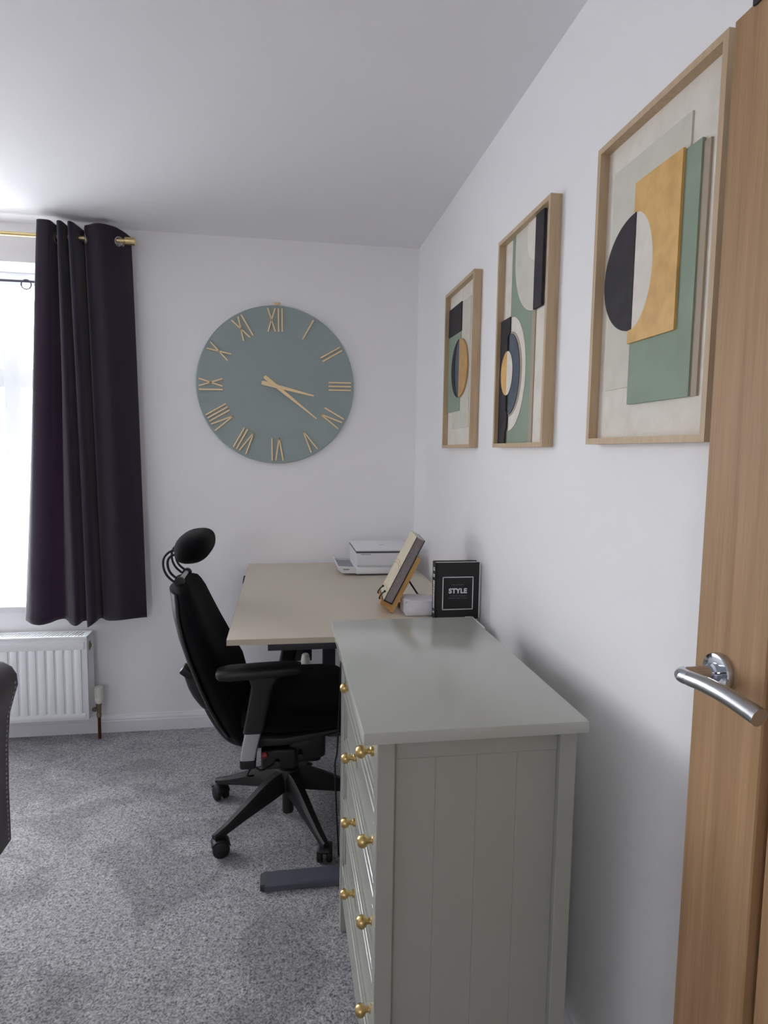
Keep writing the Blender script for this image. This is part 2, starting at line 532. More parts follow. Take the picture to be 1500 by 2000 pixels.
MB().tube(pts, [0.0096 + 0.0014 * i / (len(pts) - 1) for i in range(len(pts))], 24).build('handle_lever', m_satin, door, label='satin nickel lever of the door handle')
# door lining post at the hinge side
b = MB()
b.box(DX + 0.0, XR, -0.06, 0.022, 0.0, 2.05, 0.002, 1)
b.build('trim_1', m_trim, smooth=False, kind='structure')
# over-door hook: a strap bent over the top edge
hk = thing('over_door_hook', 'small grey metal hook strap bent over the top of the oak door', 'hook', (DX, 0.74, DZ1))
b = MB()
b.box(DX - 0.003, DX + 0.043, 0.725, 0.752, DZ1, DZ1 + 0.003)
b.box(DX + 0.0402, DX + 0.043, 0.725, 0.752, DZ1 - 0.12, DZ1 + 0.001)
b.build('strap', m_satin, hk, smooth=False)
b = MB().box(DX - 0.004, DX - 0.0006, 0.725, 0.752, DZ1 - 0.006, DZ1 + 0.003, 0.0008, 1)
b.build('strap_lip', m_deskdark, hk, label='dark front lip')
b = MB().tube(spline([(DX + 0.0435, 0.738, DZ1 - 0.11), (DX + 0.058, 0.738, DZ1 - 0.125), (DX + 0.07, 0.738, DZ1 - 0.115), (DX + 0.073, 0.738, DZ1 - 0.095)], 5), 0.004, 10)
b.build('hook', m_satin, hk)

# ------------------------------------------------------------------ radiator under the window
rad = thing('radiator', 'white ribbed panel radiator on the wall under the window', 'radiator', (-1.5, 3.11, 0.12))
RX0, RX1, RY0, RY1, RZ0, RZ1 = -2.3, -0.9, 3.065, 3.17, 0.118, 0.516
b = MB()
# pressed front panel with vertical flutes: outer border then a corrugated field
pitch = 0.0395
b.box(RX0, RX1, RY0 + 0.006, RY0 + 0.018, RZ0, RZ1, 0.003)
x = RX1 - 0.022 - pitch
b.box(RX0 + 0.004, RX1 - 0.012, RY0, RY0 + 0.008, RZ0 + 0.012, RZ0 + 0.036, 0.003)
b.box(RX0 + 0.004, RX1 - 0.012, RY0, RY0 + 0.008, RZ1 - 0.058, RZ1 - 0.022, 0.003)
while x > RX0 + 0.02:
    b.box(x + 0.0045, x + pitch - 0.0045, RY0 - 0.001, RY0 + 0.009, RZ0 + 0.03, RZ1 - 0.056, 0.004, 2)
    x -= pitch
b.build('front_panel', m_rad, rad)
b = MB()
b.box(RX0 + 0.01, RX1 - 0.01, RY1 - 0.012, RY1, RZ0, RZ1 - 0.004, 0.003)
x = RX0 + 0.03
while x < RX1 - 0.03:
    b.box(x, x + 0.006, RY0 + 0.02, RY1 - 0.014, RZ0 + 0.02, RZ1 - 0.03)
    x += 0.03
b.build('rear_panel', m_rad, rad, smooth=False)
b = MB()
b.box(RX0, RX1, RY0 + 0.002, RY0 + 0.013, RZ1 - 0.004, RZ1 + 0.006, 0.002)
b.box(RX0, RX1, RY1 - 0.012, RY1 - 0.001, RZ1 - 0.004, RZ1 + 0.006, 0.002)
x = RX0 + 0.012
while x < RX1 - 0.03:
    b.prism([(x, RY0 + 0.012, RZ1 - 0.001), (x + 0.0058, RY0 + 0.012, RZ1 - 0.001), (x + 0.0058 + 0.012, RY1 - 0.011, RZ1 - 0.001), (x + 0.012, RY1 - 0.011, RZ1 - 0.001)], (0, 0, 0), (0, 0, 0.004))
    x += 0.0145
b.box(RX1 - 0.024, RX1, RY0 + 0.012, RY1 - 0.011, RZ1 - 0.001, RZ1 + 0.004)
b.build('top_grille', m_rad, rad, smooth=False)
for xs_ in (RX0, RX1 - 0.003):
    MB().box(xs_, xs_ + 0.003, RY0 + 0.012, RY1, RZ0 + 0.004, RZ1 + 0.003).build('side_panel', m_rad, rad, smooth=False)
b = MB().box(RX1, RX1 + 0.003, RY0 + 0.034, RY0 + 0.056, RZ1 - 0.07, RZ1 - 0.03, 0.001)
b.lathe([(0, 0), (0.009, 0), (0.009, 0.008), (0.0, 0.008)], (RX1, RY0 + 0.045, RZ1 - 0.05), (1, 0, 0), 16)
b.build('bleed_plug', m_tarn, rad, label='small tarnished plug on the side')
for xs_ in (-2.05, -1.15):
    MB().box(xs_, xs_ + 0.04, RY1, YB - 0.0005, RZ1 - 0.12, RZ1 - 0.05).build('wall_bracket', m_rad, rad, smooth=False)
vv = thing('radiator_valve', 'white thermostatic valve head on a copper pipe beside the radiator', 'valve', (-0.872, 3.125, 0.0))
VX, VY = -0.870, 3.125
b = MB().lathe([(0.0, 0.175), (0.013, 0.175), (0.017, 0.182), (0.019, 0.192), (0.0195, 0.205), (0.0175, 0.209), (0.0175, 0.243), (0.020, 0.247), (0.020, 0.256), (0.0, 0.257)], (VX, VY, 0), (0, 0, 1), 28)
for k in range(14):
    a = 2 * PI * k / 14
    b.rod((VX + 0.018 * math.cos(a), VY + 0.018 * math.sin(a), 0.208), (VX + 0.018 * math.cos(a), VY + 0.018 * math.sin(a), 0.245), 0.002, seg=6)
b.build('thermostat_head', m_cream_p, vv)
b = MB().lathe([(0, 0.108), (0.011, 0.108), (0.012, 0.125), (0.009, 0.13), (0.011, 0.14), (0.012, 0.165), (0.014, 0.176), (0, 0.176)], (VX, VY, 0), (0, 0, 1), 18)
b.rod((VX, VY, 0.145), (RX1 - 0.002, VY, 0.145), 0.0085)
b.rod((VX - 0.014, VY, 0.145), (VX - 0.022, VY, 0.145), 0.0125, seg=6)
b.build('valve_body', m_tarn, vv)
b = MB().rod((VX, VY, 0.0), (VX, VY, 0.11), 0.0075)
b.build('pipe', m_copper, vv)

# ------------------------------------------------------------------ curtain pole, curtain, voile
POY, POZ = 3.10, 2.318
pole = thing('curtain_pole', 'slim brushed brass curtain pole with a barrel end above the window', 'curtain pole', (-1.7, POY, POZ))
MB().rod((-2.5, POY, POZ), (-0.698, POY, POZ), 0.0095).build('pole', m_brass2, pole)
b = MB().lathe([(0, 0), (0.0155, 0), (0.017, 0.002), (0.017, 0.042), (0.0155, 0.044), (0, 0.044)], (-0.698, POY, POZ), (1, 0, 0), 28)
b.build('finial', m_brass2, pole)
b = MB().lathe([(0, 0), (0.0155, 0), (0.017, 0.002), (0.017, 0.042), (0.0155, 0.044), (0, 0.044)], (-2.5, POY, POZ), (-1, 0, 0), 28)
b.build('finial', m_brass2, pole)
for bx_ in (-0.886, -2.4):
    b = MB().rod((bx_, POY, POZ), (bx_, YB, POZ), 0.006)
    b.lathe([(0, 0), (0.022, 0), (0.022, 0.005), (0, 0.006)], (bx_, YB, POZ), (0, -1, 0), 20)
    b.build('pole_bracket', m_brass2, pole)

top = [(-0.683, 3.150), (-0.722, 3.10), (-0.790, 3.050), (-0.850, 3.085), (-0.868, 3.10), (-0.885, 3.150), (-0.893, 3.10), (-0.902, 3.045), (-0.915, 3.036), (-0.926, 3.06), (-0.930, 3.10),
       (-0.935, 3.150), (-0.940, 3.10), (-0.945, 3.045), (-0.958, 3.036), (-0.970, 3.06), (-0.974, 3.10), (-0.980, 3.150), (-0.986, 3.10), (-0.990, 3.05), (-1.003, 3.036), (-1.035, 3.036), (-1.047, 3.05), (-1.045, 3.09), (-1.03, 3.11)]
bot = [(-0.640, 3.120), (-0.680, 3.085), (-0.740, 3.060), (-0.790, 3.075), (-0.820, 3.100), (-0.840, 3.120), (-0.846, 3.100), (-0.850, 3.055), (-0.866, 3.040), (-0.886, 3.050), (-0.900, 3.085),
       (-0.906, 3.110), (-0.912, 3.080), (-0.918, 3.045), (-0.936, 3.032), (-0.962, 3.055), (-0.985, 3.085), (-1.005, 3.100), (-1.03, 3.085), (-1.055, 3.060), (-1.090, 3.045), (-1.125, 3.055), (-1.150, 3.075), (-1.172, 3.105), (-1.166, 3.125)]
tp = spline([(x_, y_, 0) for x_, y_ in top], 9)
bt = spline([(x_, y_, 0) for x_, y_ in bot], 9)
ZT, ZBm = 2.368, 0.592
rows, zs = [], []
zlist = [ZT - i * 0.006 for i in range(18)]
zz = zlist[-1]
while zz - 0.03 > ZBm:
    zz -= 0.03
    zlist.append(zz)
zlist.append(ZBm)
for z_ in zlist:
    f = (ZT - z_) / (ZT - ZBm)
    g = f ** 0.9
    row = []
    for i, (a, c) in enumerate(zip(tp, bt)):
        p = a.lerp(c, g)
        wob = 0.004 * math.sin(5.0 * f + i * 0.06) * f
        # the flat leading panel droops at its outer corner
        zoff = 0.0
        q = i / (len(tp) - 1)
        if f < 0.06:
            zoff = -0.022 * max(0.0, 1 - q / 0.05) - 0.004 * (1 if q > 0.16 else 0) + 0.004
        if f > 0.95:
            zoff += 0.006 * math.sin(i * 0.13) - 0.022 * max(0, 1 - abs(q - 0.40) / 0.12) - 0.008 * max(0, 1 - abs(q - 0.57) / 0.1)
        row.append((p.x, p.y + wob, z_ + zoff))
    rows.append(row)
cur = thing('curtain', 'dark aubergine eyelet curtain hanging from the brass pole', 'curtain', (-0.9, POY, 0.59))
b = MB()
V = b.grid(rows)
cross = [1 * 9, 4 * 9, 6 * 9, 10 * 9, 12 * 9, 16 * 9, 18 * 9]
ringspec = []
kill = []
for ci in cross:
    c0 = Vector((tp[ci].x, tp[ci].y, POZ - 0.007))
    tdir = (tp[min(ci + 2, len(tp) - 1)] - tp[ci - 2]).normalized()
    ringspec.append((c0, tdir))
bm_ = b.bm
for fce in bm_.faces:
    cc = fce.calc_center_median()
    for c0, tdir in ringspec[:2]:
        if (cc - c0).length < 0.019:
            kill.append(fce); break
bmesh.ops.delete(bm_, geom=kill, context='FACES')
cl = b.build('cloth', m_curtain, cur, angle=80)
sd = cl.modifiers.new('thickness', 'SOLIDIFY'); sd.thickness = 0.002; sd.offset = 0
for c0, tdir in ringspec:
    nn = tdir.cross(Vector((0, 0, 1))).normalized()
    ring = [c0 + tdir * 0.0215 * math.cos(2 * PI * k / 32) + Vector((0, 0, 1)) * 0.0215 * math.sin(2 * PI * k / 32) for k in range(32)]
    MB().tube(ring, 0.0036, 10, closed=True, flat=(nn, 0.9)).build('eyelet', m_ring, cur, label='silver metal eyelet')

vr = thing('voile_rod', 'thin dark rod for the sheer voile inside the window recess', 'curtain rod', (-1.7, 3.31, 2.165))
MB().rod((WX0 + 0.004, 3.31, 2.168), (-1.175, 3.31, 2.168), 0.0055).build('rod', m_rod, vr)
MB().rod((-1.178, 3.31, 2.168), (WX1 - 0.004, 3.31, 2.165), 0.0055).build('rod', m_rod, vr)
ring = [(-1.19 + 0.022 * math.cos(2 * PI * k / 28), 3.302, 2.152 + 0.022 * math.sin(2 * PI * k / 28)) for k in range(28)]
MB().tube(ring, 0.003, 8, closed=True).build('ring', m_rod, vr)


def voile(x0, x1, ztop):
    b = MB()
    rws = []
    N = int((x1 - x0) / 0.006)
    for z_ in [ztop - (ztop - WZ0 - 0.02) * i / 12 for i in range(13)]:
        rws.append([(x0 + (x1 - x0) * i / N, 3.335 + 0.010 * math.sin(i * 0.55) + 0.006 * math.sin(i * 0.21 + z_), z_) for i in range(N + 1)])
    b.grid(rws)
    return b


vo = voile(WX0 + 0.03, WX1 - 0.03, 2.15).build('voile_curtain', m_voile, None, angle=80)
tag(vo, 'sheer white voile panel hanging in the bright window', 'voile')

# ------------------------------------------------------------------ wall clock
ck = thing('wall_clock', 'large round sage green wall clock with gold roman numerals', 'clock', (-0.033, YB, 1.708))
CX, CZ, CR = -0.031, 1.709, 0.3785
MB().lathe([(0, 0.004), (CR - 0.004, 0.004), (CR, 0.007), (CR, 0.019), (CR - 0.003, 0.022), (0, 0.022)], (CX, YB, CZ), (0, -1, 0), 128).build('dial', m_clock, ck)
MB().lathe([(0, 0), (0.06, 0), (0.06, 0.0042), (0, 0.0042)], (CX, YB, CZ), (0, -1, 0), 24).build('movement', m_blackp, ck)
FY = YB - 0.022


def strokes(b, segs, ang, R, wid=0.0062, dep=0.007):
    """segs in glyph space (x right, y outwards), turned to the clock angle"""
    ca, sa = math.cos(ang), math.sin(ang)
    for (x0, y0, x1, y1) in segs:
        d = Vector((x1 - x0, 0, y1 - y0)).normalized()
        nrm = Vector((-d.z, 0, d.x)) * wid / 2
        pts_ = []
        for sx, sy in ((x0, y0), (x1, y1)):
            pts_.append(Vector((sx, 0, sy + R)))
        quad = [pts_[0] + nrm, pts_[1] + nrm, pts_[1] - nrm, pts_[0] - nrm]
        out = []
        for q in quad:
            out.append((CX + q.x * ca + q.z * sa, FY, CZ - q.x * sa + q.z * ca))
        b.prism(out, (0, 0, 0), (0, -dep, 0))


HG = 0.055
def gI(x): return [(x, -HG, x, HG)]
def gV(x, w=0.018): return [(x - w, HG, x, -HG), (x + w, HG, x, -HG)]
def gX(x, w=0.0175): return [(x - w, HG, x + w, -HG), (x + w, HG, x - w, -HG)]
glyphs = [gI(0), gI(-0.0095) + gI(0.0095), gI(-0.018) + gI(0) + gI(0.018), gI(-0.026) + gV(0.011), gV(0), gV(-0.011) + gI(0.024),
          gV(-0.019) + gI(0.014) + gI(0.031), gV(-0.027) + gI(0.006) + gI(0.023) + gI(0.040), gI(-0.026) + gX(0.008), gX(0), gX(-0.011) + gI(0.024), gX(-0.019) + gI(0.014) + gI(0.031)]
for h, gl in enumerate(glyphs):
    b = MB()
    strokes(b, gl, math.radians(30 * (h + 1) - 0.6), 0.309)
    b.build('numeral', m_gold, ck, smooth=False)


def hand(name, tip, tail, y0, wb, wt):
    t, a = Vector((tip[0], 0, tip[1])), Vector((tail[0], 0, tail[1]))
    d = (t - a).normalized(); nrm = Vector((-d.z, 0, d.x))
    prof = [(0.0, wb * 0.75), (0.012, wb), (0.035, wb * 0.95), ((t - a).length * 0.35, wb * 0.8), ((t - a).length, wt)]
    L = [a + d * s + nrm * w / 2 for s, w in prof] + [a + d * s - nrm * w / 2 for s, w in reversed(prof)]
    b = MB().prism([(CX + p.x, y0, CZ + p.z) for p in L], (0, 0, 0), (0, -0.004, 0))
    b.build(name, m_gold, ck, smooth=False)


hand('hour_hand', (0.181, -0.046), (-0.070, 0.011), FY - 0.004, 0.021, 0.007)
hand('minute_hand', (0.195, -0.157), (-0.057, 0.040), FY - 0.0085, 0.019, 0.006)
MB().rod((CX, FY, CZ), (CX, FY - 0.014, CZ), 0.006).build('pivot', m_gold, ck)
wh = thing('wall_hook', 'tiny brass twin hook in the wall at the top of the clock', 'hook', (-0.028, YB, 2.096))
for dx_ in (-0.008, 0.009):
    MB().lathe([(0, 0), (0.004, 0), (0.004, 0.010), (0.006, 0.011), (0.006, 0.014), (0, 0.015)], (-0.028 + dx_, YB, 2.098), (0, -1, 0), 14).build('pin', m_brass, wh)

# ------------------------------------------------------------------ three framed relief pictures on the right wall
FD, FB, PT = 0.030, 0.012, 0.010          # frame depth, bar width, picture plane distance from the wall
def picture(label, y0, y1, z0, z1):
    """y0 = far end, y1 = near end"""
    t = thing('framed_picture', label, 'picture', (XR, (y0 + y1) / 2, z0))
    t['group'] = 'framed reliefs on the right wall'
    b = MB()
    b.box(XR - FD, XR - 0.0005, y0 - FB, y0, z0, z1)
    b.box(XR - FD, XR - 0.0005, y1, y1 + FB, z0, z1)
    b.box(XR - FD, XR - 0.0005, y1 + FB, y0 - FB, z0, z0 + FB)
    b.box(XR - FD, XR - 0.0005, y1 + FB, y0 - FB, z1 - FB, z1)
    b.build('frame', m_frame, t, smooth=False)
    MB().box(XR - PT, XR - 0.004, y1 + FB, y0 - FB, z0 + FB, z1 - FB).build('backing', m_cream, t, smooth=False)
    return t


def piece(t, name, m, pts_, h0, h1):
    """flat cut-out in the picture plane, pts (y, z), between heights h0..h1 over the backing"""
    b = MB().prism([(XR - PT - h0, y_, z_) for y_, z_ in pts_], (0, 0, 0), (-(h1 - h0), 0, 0))
    b.build(name, m, t, smooth=False)


def arc(cy, cz, r, a0, a1, n_=40, ry=None):
    """degrees; 0 = towards the camera (-y), 90 = up"""
    ry = r if ry is None else ry
    return [(cy - ry * math.cos(math.radians(a0 + (a1 - a0) * i / n_)), cz + r * math.sin(math.radians(a0 + (a1 - a0) * i / n_))) for i in range(n_ + 1)]


def rect(ya, yb_, za, zb_):
    return [(ya, za), (yb_, za), (yb_, zb_), (ya, zb_)]


# far picture
A = picture('pale oak framed abstract with black square and half gold disc, nearest the room corner', 2.533, 2.145, 1.414, 2.016)
piece(A, 'ivory_panel', m_greige, rect(2.450, 2.232, 1.488, 1.951), 0, 0.002)
piece(A, 'black_square', m_black, rect(2.518, 2.340, 1.848, 1.954), 0.002, 0.006)
piece(A, 'green_panel', m_green, rect(2.518, 2.345, 1.554, 1.847), 0.002, 0.004)
piece(A, 'dark_half_disc', m_slate, arc(2.349, 1.711, 0.108, 90, 270), 0.004, 0.008)
piece(A, 'charcoal_crescent', m_black, arc(2.349, 1.711, 0.108, 90, 270) + [(2.349 + 0.055 * math.sin(math.radians(a)), 1.711 - 0.104 * math.cos(math.radians(a))) for a in range(0, 181, 6)], 0.008, 0.0085)
piece(A, 'gold_half_disc', m_tan, arc(2.348, 1.711, 0.108, -90, 90), 0.004, 0.009)
# middle picture
B = picture('pale oak framed abstract with slate ring and black bars, middle of the three', 1.899, 1.519, 1.413, 2.023)
piece(B, 'green_panel', m_green, rect(1.822, 1.655, 1.425, 2.011), 0, 0.002)
piece(B, 'taupe_strip', m_taupe, rect(1.655, 1.632, 1.425, 2.011), 0, 0.003)
piece(B, 'white_strip', m_cream, rect(1.606, 1.560, 1.425, 1.765), 0.001, 0.004)
iv = [(1.634 + 0.155 * math.cos(math.radians(a)), 1.94 - 0.166 * math.sin(math.radians(a))) for a in range(0, 91, 4)]
piece(B, 'ivory_half_disc', m_greige, [(1.634, 2.011), (1.789, 2.011)] + iv, 0.002, 0.005)
iv2 = [(1.634 + 0.062 * math.cos(math.radians(a)), 1.965 - 0.062 * math.sin(math.radians(a))) for a in range(0, 91, 6)]
piece(B, 'cream_inner_disc', m_cream, [(1.634, 2.011), (1.696, 2.011)] + iv2, 0.005, 0.007)
piece(B, 'black_bar', m_black, rect(1.634, 1.581, 1.773, 2.011), 0.003, 0.010)
piece(B, 'cream_half_ring', m_cream, arc(1.809, 1.625, 0.163, -90, 90, ry=0.121), 0.002, 0.004)
piece(B, 'taupe_half_ring', m_taupe, arc(1.809, 1.625, 0.122, -90, 90, ry=0.096), 0.004, 0.005)
piece(B, 'slate_half_ring', m_slate, arc(1.809, 1.625, 0.116, -90, 90, ry=0.083), 0.005, 0.007)
piece(B, 'black_bar', m_black, [(1.887, 1.425), (1.829, 1.425), (1.829, 1.46), (1.820, 1.47), (1.814, 1.512), (1.826, 1.52), (1.826, 1.735), (1.809, 1.745), (1.809, 1.790), (1.887, 1.790)], 0.005, 0.008)
piece(B, 'gold_half_disc', m_ochre, arc(1.8225, 1.63, 0.064, 90, 270, ry=0.050), 0.008, 0.009)
piece(B, 'white_half_disc', m_cream, arc(1.8225, 1.63, 0.064, -90, 90, ry=0.047), 0.008, 0.009)
# near picture
D = picture('pale oak framed abstract with gold panel and black half disc, nearest the oak door', 1.284, 0.895, 1.417, 2.015)
piece(D, 'ivory_panel', m_greige, rect(1.244, 0.997, 1.526, 1.953), 0, 0.003)
piece(D, 'taupe_edge', m_taupe, rect(0.965, 0.944, 1.492, 1.888), 0, 0.004)
piece(D, 'green_panel', m_green, rect(1.149, 0.961, 1.492, 1.895), 0.001, 0.007)
cz_, r_ = 1.738, 0.1075
notch = [(1.146 - 0.069 * math.cos(math.radians(a)), cz_ + 0.1075 * math.sin(math.radians(a))) for a in range(-90, 91, 5)]
piece(D, 'gold_panel', m_ochre, [(1.150, 1.606), (1.150, cz_ - 0.1075)] + notch + [(1.146, 1.898), (1.003, 1.898), (1.003, 1.606)], 0.007, 0.012)
piece(D, 'cream_half_disc', m_cream, [(1.142, cz_ - 0.1075)] + notch + [(1.142, cz_ + 0.1075)], 0.007, 0.009)
piece(D, 'black_half_disc', m_black, arc(1.142, cz_, 0.1075, 90, 270, ry=0.110), 0.003, 0.010)

# ------------------------------------------------------------------ chest of drawers
ch = thing('chest_of_drawers', 'sage grey chest of drawers with brass knobs in front of the desk', 'chest of drawers', (0.35, 1.41, 0))
TX0, TX1, TY0, TY1, TZ = 0.1367, 0.5502, 1.0397, 1.7787, 0.914
BX0, BX1, BY0, BY1 = TX0 + 0.028, TX1 - 0.012, TY0 + 0.022, TY1 - 0.022
def cb(b, *a, **k):
    return b.build(*a, **k)
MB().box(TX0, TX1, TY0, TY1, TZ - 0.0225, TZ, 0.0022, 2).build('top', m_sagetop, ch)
PW = 0.032
zt = TZ - 0.0225
for px_ in (BX0, BX1 - PW):
    for py_ in (BY0, BY1 - PW):
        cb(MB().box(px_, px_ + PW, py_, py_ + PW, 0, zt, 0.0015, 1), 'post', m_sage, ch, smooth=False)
for z0_, z1_ in ((0.120, 0.196), (zt - 0.010, zt)):                    # front rails
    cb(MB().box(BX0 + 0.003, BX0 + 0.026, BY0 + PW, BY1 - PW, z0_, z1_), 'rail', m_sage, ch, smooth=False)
# boarded end panels set back between the posts: top rail and four boards with V-joints
for (ya_, s_) in ((BY0, 1), (BY1, -1)):
    b = MB()
    x0_, x1_ = BX0 + PW, BX1 - PW
    yb0, yb1 = sorted((ya_ + s_ * 0.014, ya_ + s_ * 0.024))
    b.box(x0_, x1_, yb0, yb1, zt - 0.045, zt, 0.0008, 1)
    nb = 4
    w = (x1_ - x0_) / nb
    for i in range(nb):
        b.box(x0_ + i * w, x0_ + (i + 1) * w, yb0, yb1, 0.10, zt - 0.045, 0.0010, 1)
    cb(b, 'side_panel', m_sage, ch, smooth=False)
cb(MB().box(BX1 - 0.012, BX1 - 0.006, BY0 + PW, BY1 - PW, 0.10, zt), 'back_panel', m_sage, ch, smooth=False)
edges_ = [(0.7365, 0.877), (0.5715, 0.7305), (0.3975, 0.5655), (0.201, 0.3915)]
KN = [0.808, 0.648, 0.482, 0.295]
for i, (z0_, z1_) in enumerate(edges_):
    ya_, yb_ = BY0 + PW + 0.002, BY1 - PW - 0.002
    bt_ = 0.022
    F = BX0 + 0.002
    b = MB()
    b.box(F + 0.010, F + 0.018, ya_, yb_, z0_, z1_)                              # recessed field
    b.box(F, F + 0.012, ya_, yb_, z1_ - bt_, z1_, 0.0015, 1)                     # frame round it
    b.box(F, F + 0.012, ya_, yb_, z0_, z0_ + bt_, 0.0015, 1)
    b.box(F, F + 0.012, ya_, ya_ + bt_, z0_ + bt_, z1_ - bt_, 0.0015, 1)
    b.box(F, F + 0.012, yb_ - bt_, yb_, z0_ + bt_, z1_ - bt_, 0.0015, 1)
    q = 0.009                                                                    # inner bead
    for (a0, a1, c0, c1) in ((ya_ + bt_, yb_ - bt_, z1_ - bt_ - q, z1_ - bt_), (ya_ + bt_, yb_ - bt_, z0_ + bt_, z0_ + bt_ + q),
                             (ya_ + bt_, ya_ + bt_ + q, z0_ + bt_, z1_ - bt_), (yb_ - bt_ - q, yb_ - bt_, z0_ + bt_, z1_ - bt_)):
        b.box(F + 0.0045, F + 0.013, a0, a1, c0, c1, 0.0015, 2)
    b.box(F + 0.019, F + 0.30, ya_ + 0.008, yb_ - 0.008, z0_ + 0.012, z1_ - 0.012)
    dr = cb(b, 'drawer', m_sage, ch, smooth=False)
    for yk in ((1.19, 1.53) if i == 0 else (1.15, 1.485)):
        k = MB().lathe([(0.0, -0.010), (0.0095, -0.010), (0.0095, -0.004), (0.0060, -0.002), (0.0052, 0.002), (0.0065, 0.0055), (0.0105, 0.009), (0.0128, 0.0135), (0.0128, 0.0165), (0.0110, 0.0215), (0.007, 0.0255), (0.0, 0.027)], (F + 0.0005, yk, KN[i]), (-1, 0, 0), 28)
        cb(k, 'knob', m_brass, dr, label='round brushed brass knob')

# ------------------------------------------------------------------ desk
dk = thing('desk', 'beige topped sit-stand desk with dark metal legs along the right wall', 'desk', (0.235, 2.53, 0))
EX0, EX1, EY0, EY1, EZ = -0.165, 0.640, 1.888, 3.182, 0.833
MB().box(EX0 + 0.001, EX1 - 0.001, EY0 + 0.001, EY1 - 0.001, EZ - 0.0175, EZ, 0.0006, 1).build('desktop', m_desk, dk, smooth=False)
b = MB()
b.box(EX0, EX0 + 0.001, EY0, EY1, EZ - 0.0175, EZ - 0.0005)
b.box(EX0, EX1, EY0, EY0 + 0.001, EZ - 0.0175, EZ - 0.0005)
b.box(EX1 - 0.001, EX1, EY0, EY1, EZ - 0.0175, EZ - 0.0005)
b.build('edging', m_deske, dk, smooth=False)
for yc in (1.951, 3.03):
    b = MB()
    hw = 0.028
    q = 0.004
    sec = [(-hw, 0.004), (-hw, 0.020), (-hw + q, 0.025), (hw - q, 0.036), (hw, 0.032), (hw, 0.004)]
    b.prism([(EX0 + 0.108, yc + s_, z_) for s_, z_ in sec], (0, 0, 0), (EX1 - EX0 - 0.19, 0, 0))
    ft = b.build('foot', m_deskleg, dk, smooth=False)
    b = MB()
    A_ = [(EX0 + 0.108, yc + s_, z_) for s_, z_ in sec]
    B_ = [(EX0 + 0.094, yc + s_ * 0.86, z_ * 0.85 + 0.001) for s_, z_ in sec]
    va = [b.bm.verts.new(p) for p in A_]; vb = [b.bm.verts.new(p) for p in B_]
    b.bm.faces.new(va); b.bm.faces.new(vb[::-1])
    for i in range(6):
        b.bm.faces.new((va[i], vb[i], vb[(i + 1) % 6], va[(i + 1) % 6]))
    b.build('end_cap', m_deskdark, ft, smooth=False)
    for xx in (EX0 + 0.12, EX1 - 0.11):
        MB().lathe([(0, 0.0), (0.016, 0.0), (0.016, 0.0055), (0, 0.0055)], (xx, yc, 0), (0, 0, 1), 18).build('glide', m_rubber, ft)
    b = MB().box(0.192, 0.252, yc - 0.032, yc + 0.032, 0.030, 0.50, 0.003)
    b.box(0.199, 0.245, yc - 0.026, yc + 0.026, 0.50, 0.79, 0.002)
    b.build('column', m_deskdark, dk)
    b = MB().box(EX0 + 0.12, EX1 - 0.1, yc - 0.03, yc + 0.03, 0.785, EZ - 0.0178, 0.002)
    b.build('top_bracket', m_deskdark, dk)
b = MB().box(0.17, 0.275, 1.995, 2.99, 0.775, EZ - 0.02, 0.002)
b.build('beam', m_deskdark, dk)
b = MB().box(0.0, 0.137, 2.965, 2.985, 0.40, EZ - 0.0178, 0.004)
b.build('rear_panel', m_deskdark, dk)
b = MB().tube(spline([(0.190, 2.02, 0.79), (0.186, 2.03, 0.6), (0.180, 2.04, 0.4), (0.172, 2.03, 0.33), (0.186, 2.02, 0.04)], 8), 0.003, 8)
b.build('cable', m_rubber, dk)
b = MB().tube(spline([(EX0 - 0.002, 2.93, EZ - 0.016), (EX0 - 0.008, 2.93, EZ - 0.014), (EX0 - 0.011, 2.925, EZ - 0.03), (EX0 - 0.013, 2.92, EZ - 0.045)], 5), 0.003, 8)
b.build('cable_clip', m_deskdark, dk)
pg = thing('plug', 'white power plug under the desk beside its rear leg', 'plug', (0.108, 2.941, 0.40))
b = MB().lathe([(0.0, 0.395), (0.021, 0.397), (0.0225, 0.405), (0.019, 0.428), (0.016, 0.440), (0.010, 0.445), (0, 0.446)], (0.106, 2.941, 0.0), (0, 0, 1), 20)
b.build('plug_body', m_cream_p, pg)
MB().box(0.096, 0.116, 2.945, 2.9645, 0.405, 0.425).build('pin_block', m_cream_p, pg, smooth=False)

# ------------------------------------------------------------------ printer
pr = thing('printer', 'pale grey printer with side paper tray on the far end of the desk', 'printer', (0.475, 2.98, EZ))
PX0, PX1, PY0, PY1 = 0.327, 0.595, 2.826, 3.135
b = MB().box(PX0, PX1, PY0, PY1, EZ + 0.007, EZ + 0.040, 0.009, 3)
b.box(PX0 + 0.002, PX1 - 0.002, PY0 + 0.002, PY1 - 0.002, EZ + 0.039, EZ + 0.108, 0.007, 3)
b.build('body', m_printer, pr)
b = MB().box(PX0 + 0.0015, PX1 - 0.0015, PY0 + 0.0015, PY1 - 0.002, EZ + 0.1035, EZ + 0.112, 0.001, 1)
b.box(PX0 + 0.01, PX1 - 0.01, PY0 + 0.012, PY1 - 0.01, EZ, EZ + 0.008)
b.build('seam', m_seam, pr, smooth=False)
MB().box(PX0 + 0.001, PX1 - 0.001, PY0 + 0.001, PY1 - 0.001, EZ + 0.111, EZ + 0.121, 0.004, 2).build('scanner_lid', m_printer2, pr)
b = MB()
TX0_, TX1_ = 0.243, PX0 + 0.004
